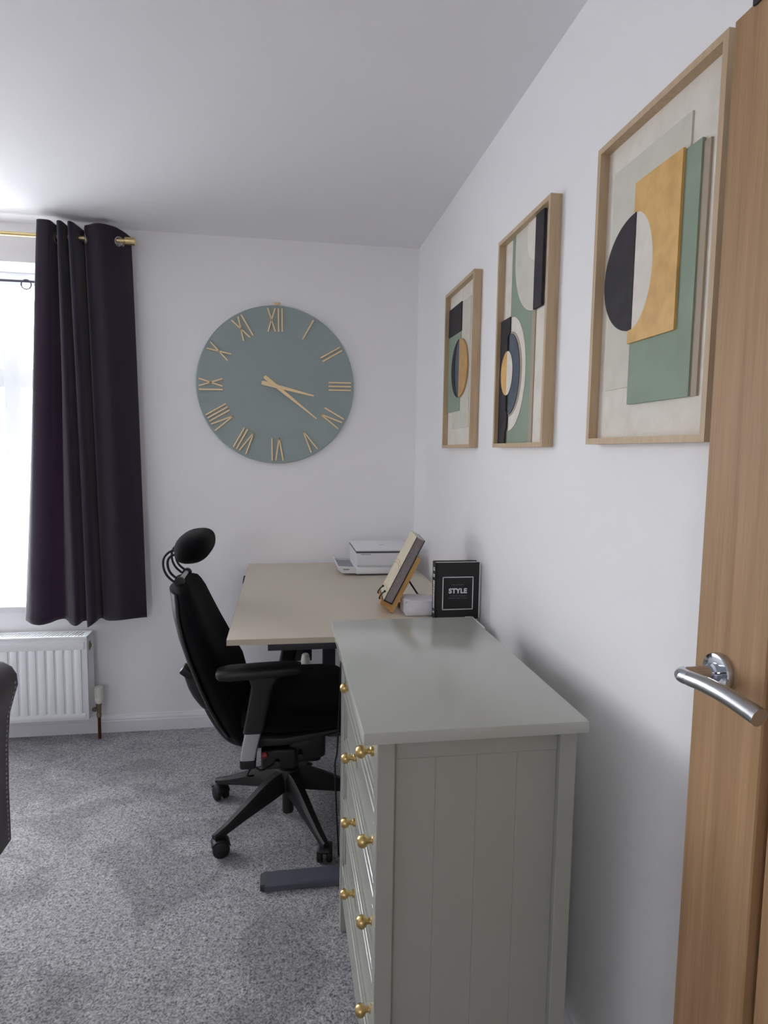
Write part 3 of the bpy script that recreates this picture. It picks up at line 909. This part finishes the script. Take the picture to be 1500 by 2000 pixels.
b.prism([(TX1_, PY0 + 0.010, EZ + 0.010), (TX0_ + 0.022, PY0 + 0.010, EZ + 0.012), (TX0_ + 0.004, PY0 + 0.010, EZ + 0.028), (TX0_, PY0 + 0.010, EZ + 0.040), (TX1_, PY0 + 0.010, EZ + 0.036)], (0, 0, 0), (0, 0.026, 0))
b.prism([(TX1_, PY1 - 0.036, EZ + 0.010), (TX0_ + 0.022, PY1 - 0.036, EZ + 0.012), (TX0_ + 0.004, PY1 - 0.036, EZ + 0.028), (TX0_, PY1 - 0.036, EZ + 0.040), (TX1_, PY1 - 0.036, EZ + 0.036)], (0, 0, 0), (0, 0.026, 0))
b.prism([(TX1_, PY0 + 0.03, EZ + 0.010), (TX0_ + 0.022, PY0 + 0.03, EZ + 0.012), (TX0_ + 0.004, PY0 + 0.03, EZ + 0.028), (TX0_, PY0 + 0.03, EZ + 0.040), (TX0_ + 0.008, PY0 + 0.03, EZ + 0.040), (TX0_ + 0.012, PY0 + 0.03, EZ + 0.024), (TX1_, PY0 + 0.03, EZ + 0.022)], (0, 0, 0), (0, PY1 - PY0 - 0.06, 0))
tr_ = b.build('paper_tray', m_printer, pr, smooth=False)
b = MB().box(TX0_ + 0.013, TX1_ - 0.001, PY0 + 0.037, PY1 - 0.037, EZ + 0.0225, EZ + 0.027)
b.box(TX0_ + 0.028, TX0_ + 0.055, PY0 + 0.0088, PY0 + 0.0105, EZ + 0.026, EZ + 0.032)
b.build('tray_floor', m_traydk, tr_, smooth=False)
b = MB()
for i in range(11):
    b.box(PX0 + 0.022 + i * 0.0042, PX0 + 0.0252 + i * 0.0042, PY0 + 0.0013, PY0 + 0.0023, EZ + 0.096, EZ + 0.0995)
b.build('front_marking', m_mark, pr, smooth=False)
b = MB()
for i in range(7):
    b.box(0.452 + i * 0.0036, 0.4548 + i * 0.0036, 2.962, 2.970, EZ + 0.1209, EZ + 0.1213)
b.build('lid_marking', m_mark, pr, smooth=False)
MB().box(PX0 + 0.006, PX1 - 0.006, PY0 + 0.0015, PY0 + 0.0024, EZ + 0.046, EZ + 0.0472).build('panel_line', m_mark, pr, smooth=False)

# ------------------------------------------------------------------ book on a bamboo book stand
Lv = Vector((0.449, 0.0, 0.8935)).normalized()
Wv = Vector((0.0906, 0.9959, 0.0)).normalized()
Lv = (Lv - Wv * Lv.dot(Wv)).normalized()
Nv = Wv.cross(Lv).normalized()
if Nv.x < 0:
    Nv = -Nv
O = Vector((0.3755, 2.140, 0.8675))
def Pb(a, nn, w_):
    return O + Lv * a + Nv * nn + Wv * w_
def slab(b, a0, a1, n0, n1, w0, w1):
    return b.prism([Pb(a0, n0, w0), Pb(a1, n0, w0), Pb(a1, n1, w0), Pb(a0, n1, w0)], (0, 0, 0), Wv * (w1 - w0))
bk = thing('book', 'thick parchment covered book leaning on the bamboo stand', 'book', tuple(O))
b = MB(); slab(b, 0.002, 0.247, -0.0305, -0.0025, 0.003, 0.179)
b.build('page_block', m_pages, bk, smooth=False)
b = MB(); slab(b, 0.2471, 0.2478, -0.0305, -0.0025, 0.003, 0.179)
b.build('page_edge', m_pagetop, bk, smooth=False)
b = MB(); slab(b, 0.0, 0.2485, -0.0325, -0.0305, 0.0, 0.182); slab(b, 0.0, 0.2485, -0.0025, 0.0, 0.0, 0.182); slab(b, -0.002, 0.002, -0.0325, 0.0, 0.0, 0.182)
b.build('cover', m_bookbk, bk, smooth=False)
b = MB(); slab(b, 0.001, 0.2487, -0.0334, -0.0325, 0.001, 0.181)
b.build('cover_face', m_bookc, bk, smooth=False, label='parchment coloured cover face')
b = MB()
for a_ in (0.022, 0.112, 0.124):
    p_ = [Pb(a_ + 0.014 * math.sin(PI * (0.1 + 0.8 * k / 14)), -0.0337, 0.004 + 0.172 * k / 14) for k in range(15)]
    b.tube(p_, 0.0009, 6)
b.build('gilt_line', m_bookline, bk)

bs = thing('book_stand', 'bamboo folding book stand with a front ledge on the desk', 'book stand', (0.42, 2.23, EZ))
b = MB()
slab(b, -0.028, 0.186, 0.002, 0.018, 0.006, 0.034); slab(b, -0.028, 0.186, 0.002, 0.018, 0.146, 0.174)
slab(b, 0.150, 0.186, 0.002, 0.018, 0.034, 0.146); slab(b, 0.0, 0.04, 0.002, 0.018, 0.034, 0.146); slab(b, 0.075, 0.105, 0.004, 0.016, 0.034, 0.146)
b.build('back_board', m_bamboo, bs, smooth=False)
b = MB()
b.prism([Pb(a_, n_, 0.004) for a_, n_ in ((-0.003, 0.002), (-0.003, -0.036), (-0.006, -0.039), (-0.014, -0.039), (-0.020, -0.034), (-0.022, 0.002))], (0, 0, 0), Wv * 0.172)
b.build('ledge', m_bamboo, bs, smooth=False)
for w_ in (0.045, 0.135):
    b = MB().tube(spline([Pb(-0.010, -0.039, w_), Pb(-0.006, -0.044, w_), Pb(0.010, -0.042, w_), Pb(0.022, -0.037, w_)], 5), 0.0026, 8)
    b.sphere(Pb(0.022, -0.037, w_), 0.0045, u=12, v=8)
    b.build('page_clip', m_deskdark, bs)
b = MB()
b.box(0.415, 0.615, 2.225, 2.255, EZ, EZ + 0.015, 0.002, 1)
for k in range(5):
    b.lathe([(0, 0), (0.0035, 0), (0.0035, 0.007), (0.0, 0.008)], (0.49 + k * 0.024, 2.24, EZ + 0.0145), (0, 0, 1), 10)
b.build('base_bar', m_darkwood, bs)
MB().rod((Pb(0.10, 0.018, 0.09)[0] - 0.004, 2.24, Pb(0.10, 0.018, 0.09)[2]), (0.507, 2.24, EZ + 0.0165), 0.0035).build('strut', m_deskdark, bs)

# ------------------------------------------------------------------ black book standing up, paper packet, extension lead
sb = thing('book', 'black upright book with STYLE in white on its cover', 'book', (0.58, 2.07, EZ))
SX0, SX1, SY0, SY1, SZ1 = 0.506, 0.659, 2.050, 2.092, 1.028
MB().box(SX0 + 0.004, SX1 - 0.003, SY0 + 0.0025, SY1 - 0.0025, EZ + 0.004, SZ1 - 0.004).build('page_block', m_pagetop, sb, smooth=False)
b = MB()
b.box(SX0, SX1 - 0.0006, SY0, SY0 + 0.0024, EZ, SZ1, 0.0006, 1); b.box(SX0, SX1, SY1 - 0.0024, SY1, EZ, SZ1, 0.0006, 1)
b.box(SX0 - 0.0004, SX0 + 0.0036, SY0, SY1, EZ, SZ1, 0.001, 1)
b.build('cover', m_style, sb, smooth=False)
MB().box(SX1 - 0.0006, SX1 + 0.0028, SY0 + 0.0002, SY1 - 0.003, EZ + 0.002, SZ1 - 0.003).build('fore_edge', m_white, sb, smooth=False, label='white fore-edge of the pages')
b = MB()
rx0, rx1, rz0, rz1, lw = 0.531, 0.638, 0.866, 0.979, 0.0028
b.box(rx0, rx1, SY0 - 0.0004, SY0 + 0.0003, rz1 - lw, rz1); b.box(rx0, rx1, SY0 - 0.0004, SY0 + 0.0003, rz0, rz0 + lw)
b.box(rx0, rx0 + lw, SY0 - 0.0004, SY0 + 0.0003, rz0, rz1); b.box(rx1 - lw, rx1, SY0 - 0.0004, SY0 + 0.0003, rz0, rz1)
b.build('cover_border', m_white, sb, smooth=False)
text_mesh('title_text', 'STYLE', 0.0225, sb, m_white, (0.5845, SY0 - 0.0003, 0.930), (1, 0, 0), (0, 0, 1), 0.0002, 0.0009, 1.08)
rnd = random.Random(3)
for zc_, x0_, x1_ in ((0.9515, 0.563, 0.606), (0.9135, 0.558, 0.611), (0.906, 0.552, 0.617)):
    b = MB()
    x = x0_
    while x < x1_:
        w_ = rnd.choice((0.0016, 0.002, 0.0024))
        b.box(x, x + w_, SY0 - 0.0003, SY0 + 0.0003, zc_ - 0.0016, zc_ + 0.0016)
        x += w_ + (0.0032 if rnd.random() < 0.18 else 0.0009)
    b.build('small_print', m_greyp, sb, smooth=False)
b = MB()
z_ = EZ + 0.02
while z_ < SZ1 - 0.02:
    h_ = rnd.choice((0.003, 0.004, 0.006))
    b.box(SX0 - 0.0008, SX0 + 0.001, SY0 + 0.010, SY0 + 0.028, z_, z_ + h_)
    z_ += h_ + (0.012 if rnd.random() < 0.15 else 0.002)
b.build('spine_print', m_white, sb, smooth=False)

pk = MB().box(0.416, 0.535, 2.098, 2.205, EZ + 0.0005, EZ + 0.054, 0.005, 2)
bmesh.ops.subdivide_edges(pk.bm, edges=pk.bm.edges[:], cuts=3, use_grid_fill=True)
rnd = random.Random(5)
for v in pk.bm.verts:
    if v.co.z > EZ + 0.012:
        v.co += Vector((rnd.uniform(-1, 1), rnd.uniform(-1, 1), rnd.uniform(-1, 1))) * 0.0016
tag(pk.build('paper_packet', m_paper, None, angle=50), 'small creased white paper packet on the desk beside the black book', 'packet')
ex = thing('extension_lead', 'white extension lead lying on the desk against the wall', 'extension lead', (0.61, 1.96, EZ))
MB().box(0.608, 0.637, 1.905, 2.044, EZ, EZ + 0.011, 0.003, 2).build('socket_block', m_printer2, ex)
MB().box(0.617, 0.629, 1.9025, 1.906, EZ + 0.001, EZ + 0.010).build('cord_end', m_deskdark, ex, smooth=False)


# ------------------------------------------------------------------ office chair
def loft(b, secs):
    """secs: list of closed point rings with equal counts; capped"""
    V = b.grid([list(s) for s in secs], close_u=True)
    b.bm.faces.new(V[0][::-1]); b.bm.faces.new(V[-1])
    return b


def spow(v, e):
    return math.copysign(abs(v) ** e, v)


HX, HY = 0.020, 2.342
oc = thing('office_chair', 'black ergonomic office chair with headrest and armrests facing the desk', 'office chair', (HX, HY, 0))
b = MB().lathe([(0, 0.118), (0.036, 0.118), (0.046, 0.126), (0.048, 0.19), (0.042, 0.202), (0.03, 0.206), (0, 0.206)], (HX, HY, 0), (0, 0, 1), 36)
hub = b.build('base_hub', m_blackp, oc)
b = MB().lathe([(0, 0.022), (0.0195, 0.022), (0.0215, 0.026), (0.0215, 0.21), (0.0265, 0.212), (0.0265, 0.25), (0.016, 0.252), (0.016, 0.30), (0, 0.30)], (HX, HY, 0), (0, 0, 1), 28)
b.build('gas_column', m_blackp, oc)
for ang in (148, 220.4, 292, 4, 76):
    a = math.radians(ang)
    dv = Vector((math.cos(a), math.sin(a), 0)); sv = Vector((-dv.y, dv.x, 0))
    c0 = Vector((HX, HY, 0))
    secs = []
    for r, zt_, zb_, w_ in ((0.030, 0.196, 0.124, 0.052), (0.08, 0.190, 0.112, 0.048), (0.14, 0.166, 0.100, 0.042), (0.21, 0.130, 0.086, 0.035), (0.28, 0.098, 0.070, 0.029), (0.315, 0.086, 0.064, 0.026), (0.333, 0.080, 0.064, 0.020)):
        hw, hh = w_ / 2, (zt_ - zb_) / 2
        cz2 = (zt_ + zb_) / 2
        ring = []
        for (u_, v_) in ((-1, -1), (1, -1), (1, 0.35), (0.55, 1), (-0.55, 1), (-1, 0.35)):
            ring.append(c0 + dv * r + sv * (hw * u_) + Vector((0, 0, cz2 + hh * v_)))
        secs.append(ring)
    lg = loft(MB(), secs).build('base_leg', m_blackp, oc, angle=25)
    cc = c0 + dv * 0.320
    tdir = math.radians(ang + 62)
    ax = Vector((math.cos(tdir), math.sin(tdir), 0))
    fw = Vector((-ax.y, ax.x, 0))
    wc = cc + fw * 0.012 + Vector((0, 0, 0.0295))
    b = MB()
    b.rod(cc + Vector((0, 0, 0.05)), cc + Vector((0, 0, 0.070)), 0.008)
    arcp = [wc + (fw * math.cos(t) + Vector((0, 0, 1)) * math.sin(t)) * 0.0315 for t in [math.radians(-10 + 15 * k) for k in range(14)]]
    for s_ in (-1, 1):
        b.lathe([(0.0, -0.010), (0.024, -0.010), (0.0285, -0.007), (0.0295, 0.0), (0.0285, 0.007), (0.024, 0.010), (0.0, 0.010)], wc + ax * 0.0165 * s_, ax, 28)
    b.rod(wc - ax * 0.02, wc + ax * 0.02, 0.006)
    cs = b.build('caster', m_rubber, lg)
# hood over the wheels: a curved shell
    # (built as part of the caster group above the wheels)
    rws = []
    for p_ in arcp[2:12]:
        rws.append([p_ - ax * 0.0255, p_ - ax * 0.012, p_ + ax * 0.012, p_ + ax * 0.0255])
    hb_ = MB(); hb_.grid(rws)
    ho = hb_.build('caster_hood', m_blackp, lg)
    sd = ho.modifiers.new('thickness', 'SOLIDIFY'); sd.thickness = 0.003; sd.offset = 1

# mechanism under the seat
b = MB().box(-0.060, 0.140, 2.235, 2.42, 0.262, 0.378, 0.016, 3)
b.box(-0.075, 0.05, 2.15, 2.24, 0.285, 0.362, 0.014, 3)
b.box(0.02, 0.15, 2.16, 2.235, 0.315, 0.40, 0.014, 3)
b.box(-0.03, 0.07, 2.29, 2.395, 0.235, 0.29, 0.014, 3)
b.rod((-0.02, 2.13, 0.318), (-0.02, 2.29, 0.318), 0.010)
b.rod((0.06, 2.12, 0.345), (0.06, 2.29, 0.345), 0.009)
b.build('mechanism', m_blackp, oc)
b = MB().tube(spline([(-0.03, 2.13, 0.322), (-0.07, 2.10, 0.315), (-0.095, 2.095, 0.332), (-0.112, 2.085, 0.322), (-0.116, 2.085, 0.306), (-0.098, 2.10, 0.298)], 6), 0.0035, 8)
b.build('lever', m_blackp, oc)
MB().rod((-0.068, 2.098, 0.365), (-0.052, 2.098, 0.372), 0.010).build('lever_end', m_red, oc, label='dark red lever end')
MB().box(-0.012, 0.022, 2.250, 2.26, 0.262, 0.276, 0.002).build('maker_plate', m_alu, oc, label='small silver plate under the seat')
b = MB()
b.sphere((0.158, 2.150, 0.372), 0.0055, u=10, v=8); b.sphere((0.152, 2.158, 0.395), 0.0035, u=10, v=8)
b.build('screw', m_alu, oc)

# seat: pan and cushion
secs = []
for x_, zb_, zt_, hw in ((-0.135, 0.395, 0.43, 0.17), (-0.10, 0.372, 0.44, 0.225), (0.0, 0.382, 0.44, 0.245), (0.12, 0.405, 0.45, 0.245), (0.22, 0.425, 0.455, 0.235), (0.255, 0.438, 0.46, 0.20)):
    secs.append([(x_, HY + hw * spow(math.cos(t), 0.5), (zb_ + zt_) / 2 + (zt_ - zb_) / 2 * spow(math.sin(t), 0.6)) for t in [2 * PI * k / 32 for k in range(32)]])
loft(MB(), secs).build('seat_pan', m_blackp, oc)
secs = []
for x_, zb_, zt_, hw in ((-0.150, 0.445, 0.49, 0.15), (-0.138, 0.432, 0.518, 0.20), (-0.10, 0.425, 0.535, 0.232), (-0.02, 0.425, 0.534, 0.250), (0.08, 0.43, 0.532, 0.254), (0.16, 0.432, 0.532, 0.252), (0.215, 0.435, 0.526, 0.244), (0.25, 0.442, 0.510, 0.225), (0.268, 0.455, 0.492, 0.19)):
    ring = []
    for k in range(48):
        t = 2 * PI * k / 48
        cy_, sz_ = spow(math.cos(t), 0.42), spow(math.sin(t), 0.55)
        dip = -0.012 * (1 - (cy_) ** 2) if sz_ > 0 else 0
        ring.append((x_, HY + hw * cy_, (zb_ + zt_) / 2 + (zt_ - zb_) / 2 * sz_ + dip))
    secs.append(ring)
loft(MB(), secs).build('seat_cushion', m_blackf, oc, angle=60)

# backrest: lofted padded shell that wraps slightly forward
prof = [(0.348, -0.150, 0.095, 0.030), (0.362, -0.190, 0.135, 0.055), (0.40, -0.212, 0.165, 0.085), (0.45, -0.238, 0.190, 0.110), (0.52, -0.268, 0.212, 0.132), (0.60, -0.298, 0.226, 0.140), (0.68, -0.326, 0.230, 0.122),
        (0.76, -0.352, 0.224, 0.105), (0.83, -0.370, 0.206, 0.090), (0.88, -0.378, 0.178, 0.078), (0.91, -0.384, 0.156, 0.068), (0.928, -0.383, 0.130, 0.055), (0.938, -0.378, 0.095, 0.036)]
def back_ring(z_, rx, hw, th, shrink=0.0):
    ring = []
    for k in range(56):
        t = 2 * PI * k / 56
        yy = spow(math.cos(t), 0.6)
        xx = th / 2 * spow(math.sin(t), 0.7)
        lift = -0.006 * (yy ** 2)
        ring.append((rx + th / 2 + xx + 0.024 * yy * yy, HY + hw * yy, z_ + lift))
    return ring
loft(MB(), [back_ring(*p_) for p_ in prof]).build('backrest', m_blackf, oc, angle=60)
# plastic rear shell, a little narrower
prof2 = [(z_, rx - 0.012, hw * 0.93, 0.03) for z_, rx, hw, th in prof[2:-2]]
loft(MB(), [back_ring(*p_) for p_ in prof2]).build('back_shell', m_blackp, oc, angle=60)
# spine arm linking back and mechanism with height adjuster
pts = spline([(-0.02, HY, 0.315), (-0.10, HY, 0.315), (-0.19, HY, 0.34), (-0.25, HY, 0.42), (-0.292, HY, 0.52), (-0.32, HY, 0.60)], 6)
MB().tube(pts, 0.032, 16, flat=(Vector((1, 0, 0)), 0.6)).build('spine_arm', m_blackp, oc)
pts = spline([(-0.322, 2.215, 0.640), (-0.306, 2.215, 0.60), (-0.285, 2.215, 0.555), (-0.262, 2.215, 0.515), (-0.238, 2.215, 0.487)], 5)
MB().tube(pts, [0.018, 0.020, 0.022, 0.023, 0.024, 0.025, 0.026, 0.027, 0.027, 0.027, 0.027, 0.026, 0.025, 0.024, 0.023, 0.022, 0.02, 0.017, 0.013, 0.01, 0.006][:len(pts)], 14).build('back_adjuster', m_blackp, oc)
MB().box(-0.345, -0.300, 2.17, 2.225, 0.622, 0.650, 0.006, 2, rot=Matrix.Rotation(math.radians(38), 3, 'Y')).build('adjuster_paddle', m_blackp, oc)
MB().tube([(-0.283, 2.186, 0.615), (-0.268, 2.186, 0.572), (-0.244, 2.186, 0.515)], [0.007, 0.007, 0.005], 8).build('adjuster_rail', m_alu, oc, label='silver strip of the back adjuster')

# headrest pad on two slotted bows
b = MB()
secs = []
NS = 18
for i in range(NS + 1):
    v = -1 + 2 * i / NS
    rr = max(0.02, (1 - abs(v) ** 3.6)) ** 0.5
    ring = []
    for k in range(32):
        t = 2 * PI * k / 32
        ring.append((-0.310 + 0.064 * rr * spow(math.cos(t), 0.85) + 0.006 * v * v, 2.335 + 0.168 * v, 1.052 + 0.054 * rr * spow(math.sin(t), 0.85) + 0.010 * rr * math.cos(t)))
    secs.append(ring)
loft(b, secs).build('headrest', m_blackf, oc, angle=80)
for yb_ in (2.252, 2.425):
    b = MB()
    base = spline([(-0.352, yb_, 1.040), (-0.378, yb_, 1.036), (-0.396, yb_, 1.018), (-0.398, yb_, 0.990), (-0.388, yb_, 0.964), (-0.368, yb_, 0.944), (-0.350, yb_, 0.934)], 6)
    for off_ in (-0.0075, 0.0075):
        pp = []
        for i, p_ in enumerate(base):
            t_ = (base[min(i + 1, len(base) - 1)] - base[max(i - 1, 0)]).normalized()
            nn = Vector((-t_.z, 0, t_.x))
            f = i / (len(base) - 1)
            env = min(1.0, min(f, 1 - f) * 8 + 0.15)
            pp.append(p_ + nn * off_ * env)
        b.tube(pp, 0.0042, 8, flat=(Vector((0, 1, 0)), 1.6))
    b.rod((-0.352, yb_ - 0.008, 0.936), (-0.352, yb_ + 0.008, 0.936), 0.017, seg=20)
    b.rod((-0.352, yb_ - 0.007, 1.040), (-0.352, yb_ + 0.007, 1.040), 0.011, seg=16)
    b.build('headrest_bow', m_blackp, oc)
MB().rod((-0.352, 2.258, 0.938), (-0.352, 2.42, 0.938), 0.0085).build('headrest_bar', m_alu, oc, label='metal bar under the headrest')
MB().box(-0.372, -0.336, 2.262, 2.415, 0.905, 0.931, 0.005, 2).build('headrest_clamp', m_blackp, oc)

# armrests
for ya_, s_, ox_ in ((2.058, -1, 0.010), (2.626, 1, 0.115)):
    secs = []
    for x_, zt_, zb_, hw in ((-0.222, 0.682, 0.664, 0.028), (-0.212, 0.688, 0.655, 0.038), (-0.18, 0.693, 0.652, 0.043), (-0.10, 0.697, 0.655, 0.044), (-0.02, 0.700, 0.660, 0.042), (0.03, 0.700, 0.664, 0.036), (0.05, 0.697, 0.670, 0.026)):
        secs.append([(x_ + ox_, ya_ + hw * spow(math.cos(t), 0.6), (zt_ + zb_) / 2 + (zt_ - zb_) / 2 * spow(math.sin(t), 0.7)) for t in [2 * PI * k / 24 for k in range(24)]])
    loft(MB(), secs).build('arm_pad', m_blackp, oc)
    secs = []
    for z_, xc_, hx in ((0.664, -0.070, 0.058), (0.645, -0.072, 0.045), (0.625, -0.076, 0.036), (0.56, -0.088, 0.034), (0.47, -0.106, 0.033)):
        secs.append([(xc_ + ox_ + hx * spow(math.cos(t), 0.5), ya_ + 0.019 * spow(math.sin(t), 0.6), z_) for t in [2 * PI * k / 24 for k in range(24)]])
    loft(MB(), secs).build('arm_sleeve', m_blackp, oc)
    secs = []
    for z_, xc_, hx in ((0.48, -0.104, 0.027), (0.40, -0.120, 0.026), (0.378, -0.124, 0.024)):
        secs.append([(xc_ + ox_ + hx * spow(math.cos(t), 0.35), ya_ + 0.014 * spow(math.sin(t), 0.5), z_) for t in [2 * PI * k / 24 for k in range(24)]])
    loft(MB(), secs).build('arm_post', m_alu, oc, label='brushed aluminium lower post of the armrest')
    y0_, y1_ = sorted((ya_ - s_ * -0.012, HY + s_ * 0.10))
    b = MB().box(-0.150 + ox_, -0.098 + ox_, y0_, y1_, 0.345, 0.382, 0.008, 2)
    b.build('arm_bracket', m_blackp, oc)

# ------------------------------------------------------------------ grey velvet chair cut off by the left edge of the view
vc = thing('velvet_chair', 'grey velvet scroll-back chair with studded edges at the left of the room', 'chair', (-1.0, 1.5, 0))
prof = [(-0.735, 0.345), (-0.722, 0.352), (-0.722, 0.50), (-0.719, 0.616), (-0.712, 0.70), (-0.700, 0.742), (-0.690, 0.775), (-0.692, 0.803), (-0.703, 0.823), (-0.722, 0.835), (-0.745, 0.838), (-0.768, 0.828),
        (-0.784, 0.80), (-0.790, 0.74), (-0.797, 0.62), (-0.805, 0.46), (-0.812, 0.352), (-0.80, 0.345)]
VY0, VY1 = 1.26, 1.750
b = MB()
secs = []
for y_, ins in ((VY0, 0.008), (VY0 + 0.006, 0.002), (VY0 + 0.014, 0), (VY1 - 0.014, 0), (VY1 - 0.006, 0.002), (VY1, 0.008)):
    secs.append([(x_ + 0.008 + (ins if x_ < -0.755 else -ins), y_, z_) for x_, z_ in prof])
loft(b, secs).build('backrest', m_velvet, vc, angle=50)
b = MB()
def face_x(z_):
    pr_ = [p_ for p_ in prof[1:10]]
    for (x0_, z0_), (x1_, z1_) in zip(pr_, pr_[1:]):
        if z0_ <= z_ <= z1_:
            return x0_ + (x1_ - x0_) * (z_ - z0_) / (z1_ - z0_) + 0.008
    return pr_[-1][0] + 0.008
for y_ in (VY1 - 0.026, VY0 + 0.026):
    for i in range(34):
        z_ = 0.364 + i * 0.0128
        b.sphere((face_x(z_) - 0.0015, y_, z_), 0.0042, u=8, v=6)
for i in range(8):
    a = math.radians(20 + 40 * i)
    for y_ in (VY1 - 0.0005, VY0 + 0.0005):
        b.sphere((-0.730 + 0.030 * math.cos(a), y_, 0.785 + 0.030 * math.sin(a)), 0.0042, u=8, v=6)
o_ = b.build('stud_trim', m_stud, vc)
o_['kind'] = 'stuff'
secs = []
for x_, zb_, zt_, hw in ((-1.27, 0.38, 0.45, 0.22), (-1.255, 0.36, 0.475, 0.24), (-1.1, 0.355, 0.49, 0.245), (-0.9, 0.355, 0.485, 0.245), (-0.79, 0.36, 0.48, 0.235)):
    secs.append([(x_, 1.505 + hw * spow(math.cos(t), 0.4), (zb_ + zt_) / 2 + (zt_ - zb_) / 2 * spow(math.sin(t), 0.5)) for t in [2 * PI * k / 32 for k in range(32)]])
loft(MB(), secs).build('seat', m_velvet, vc, angle=50)
for lx, ly, kx in ((-0.845, 1.33, 0.0), (-0.845, 1.68, 0.0), (-1.22, 1.33, -0.02), (-1.22, 1.68, -0.02)):
    MB().rod((lx + kx, ly, 0.0), (lx, ly, 0.37), 0.012, 0.021, 16).build('leg', m_blackp, vc)
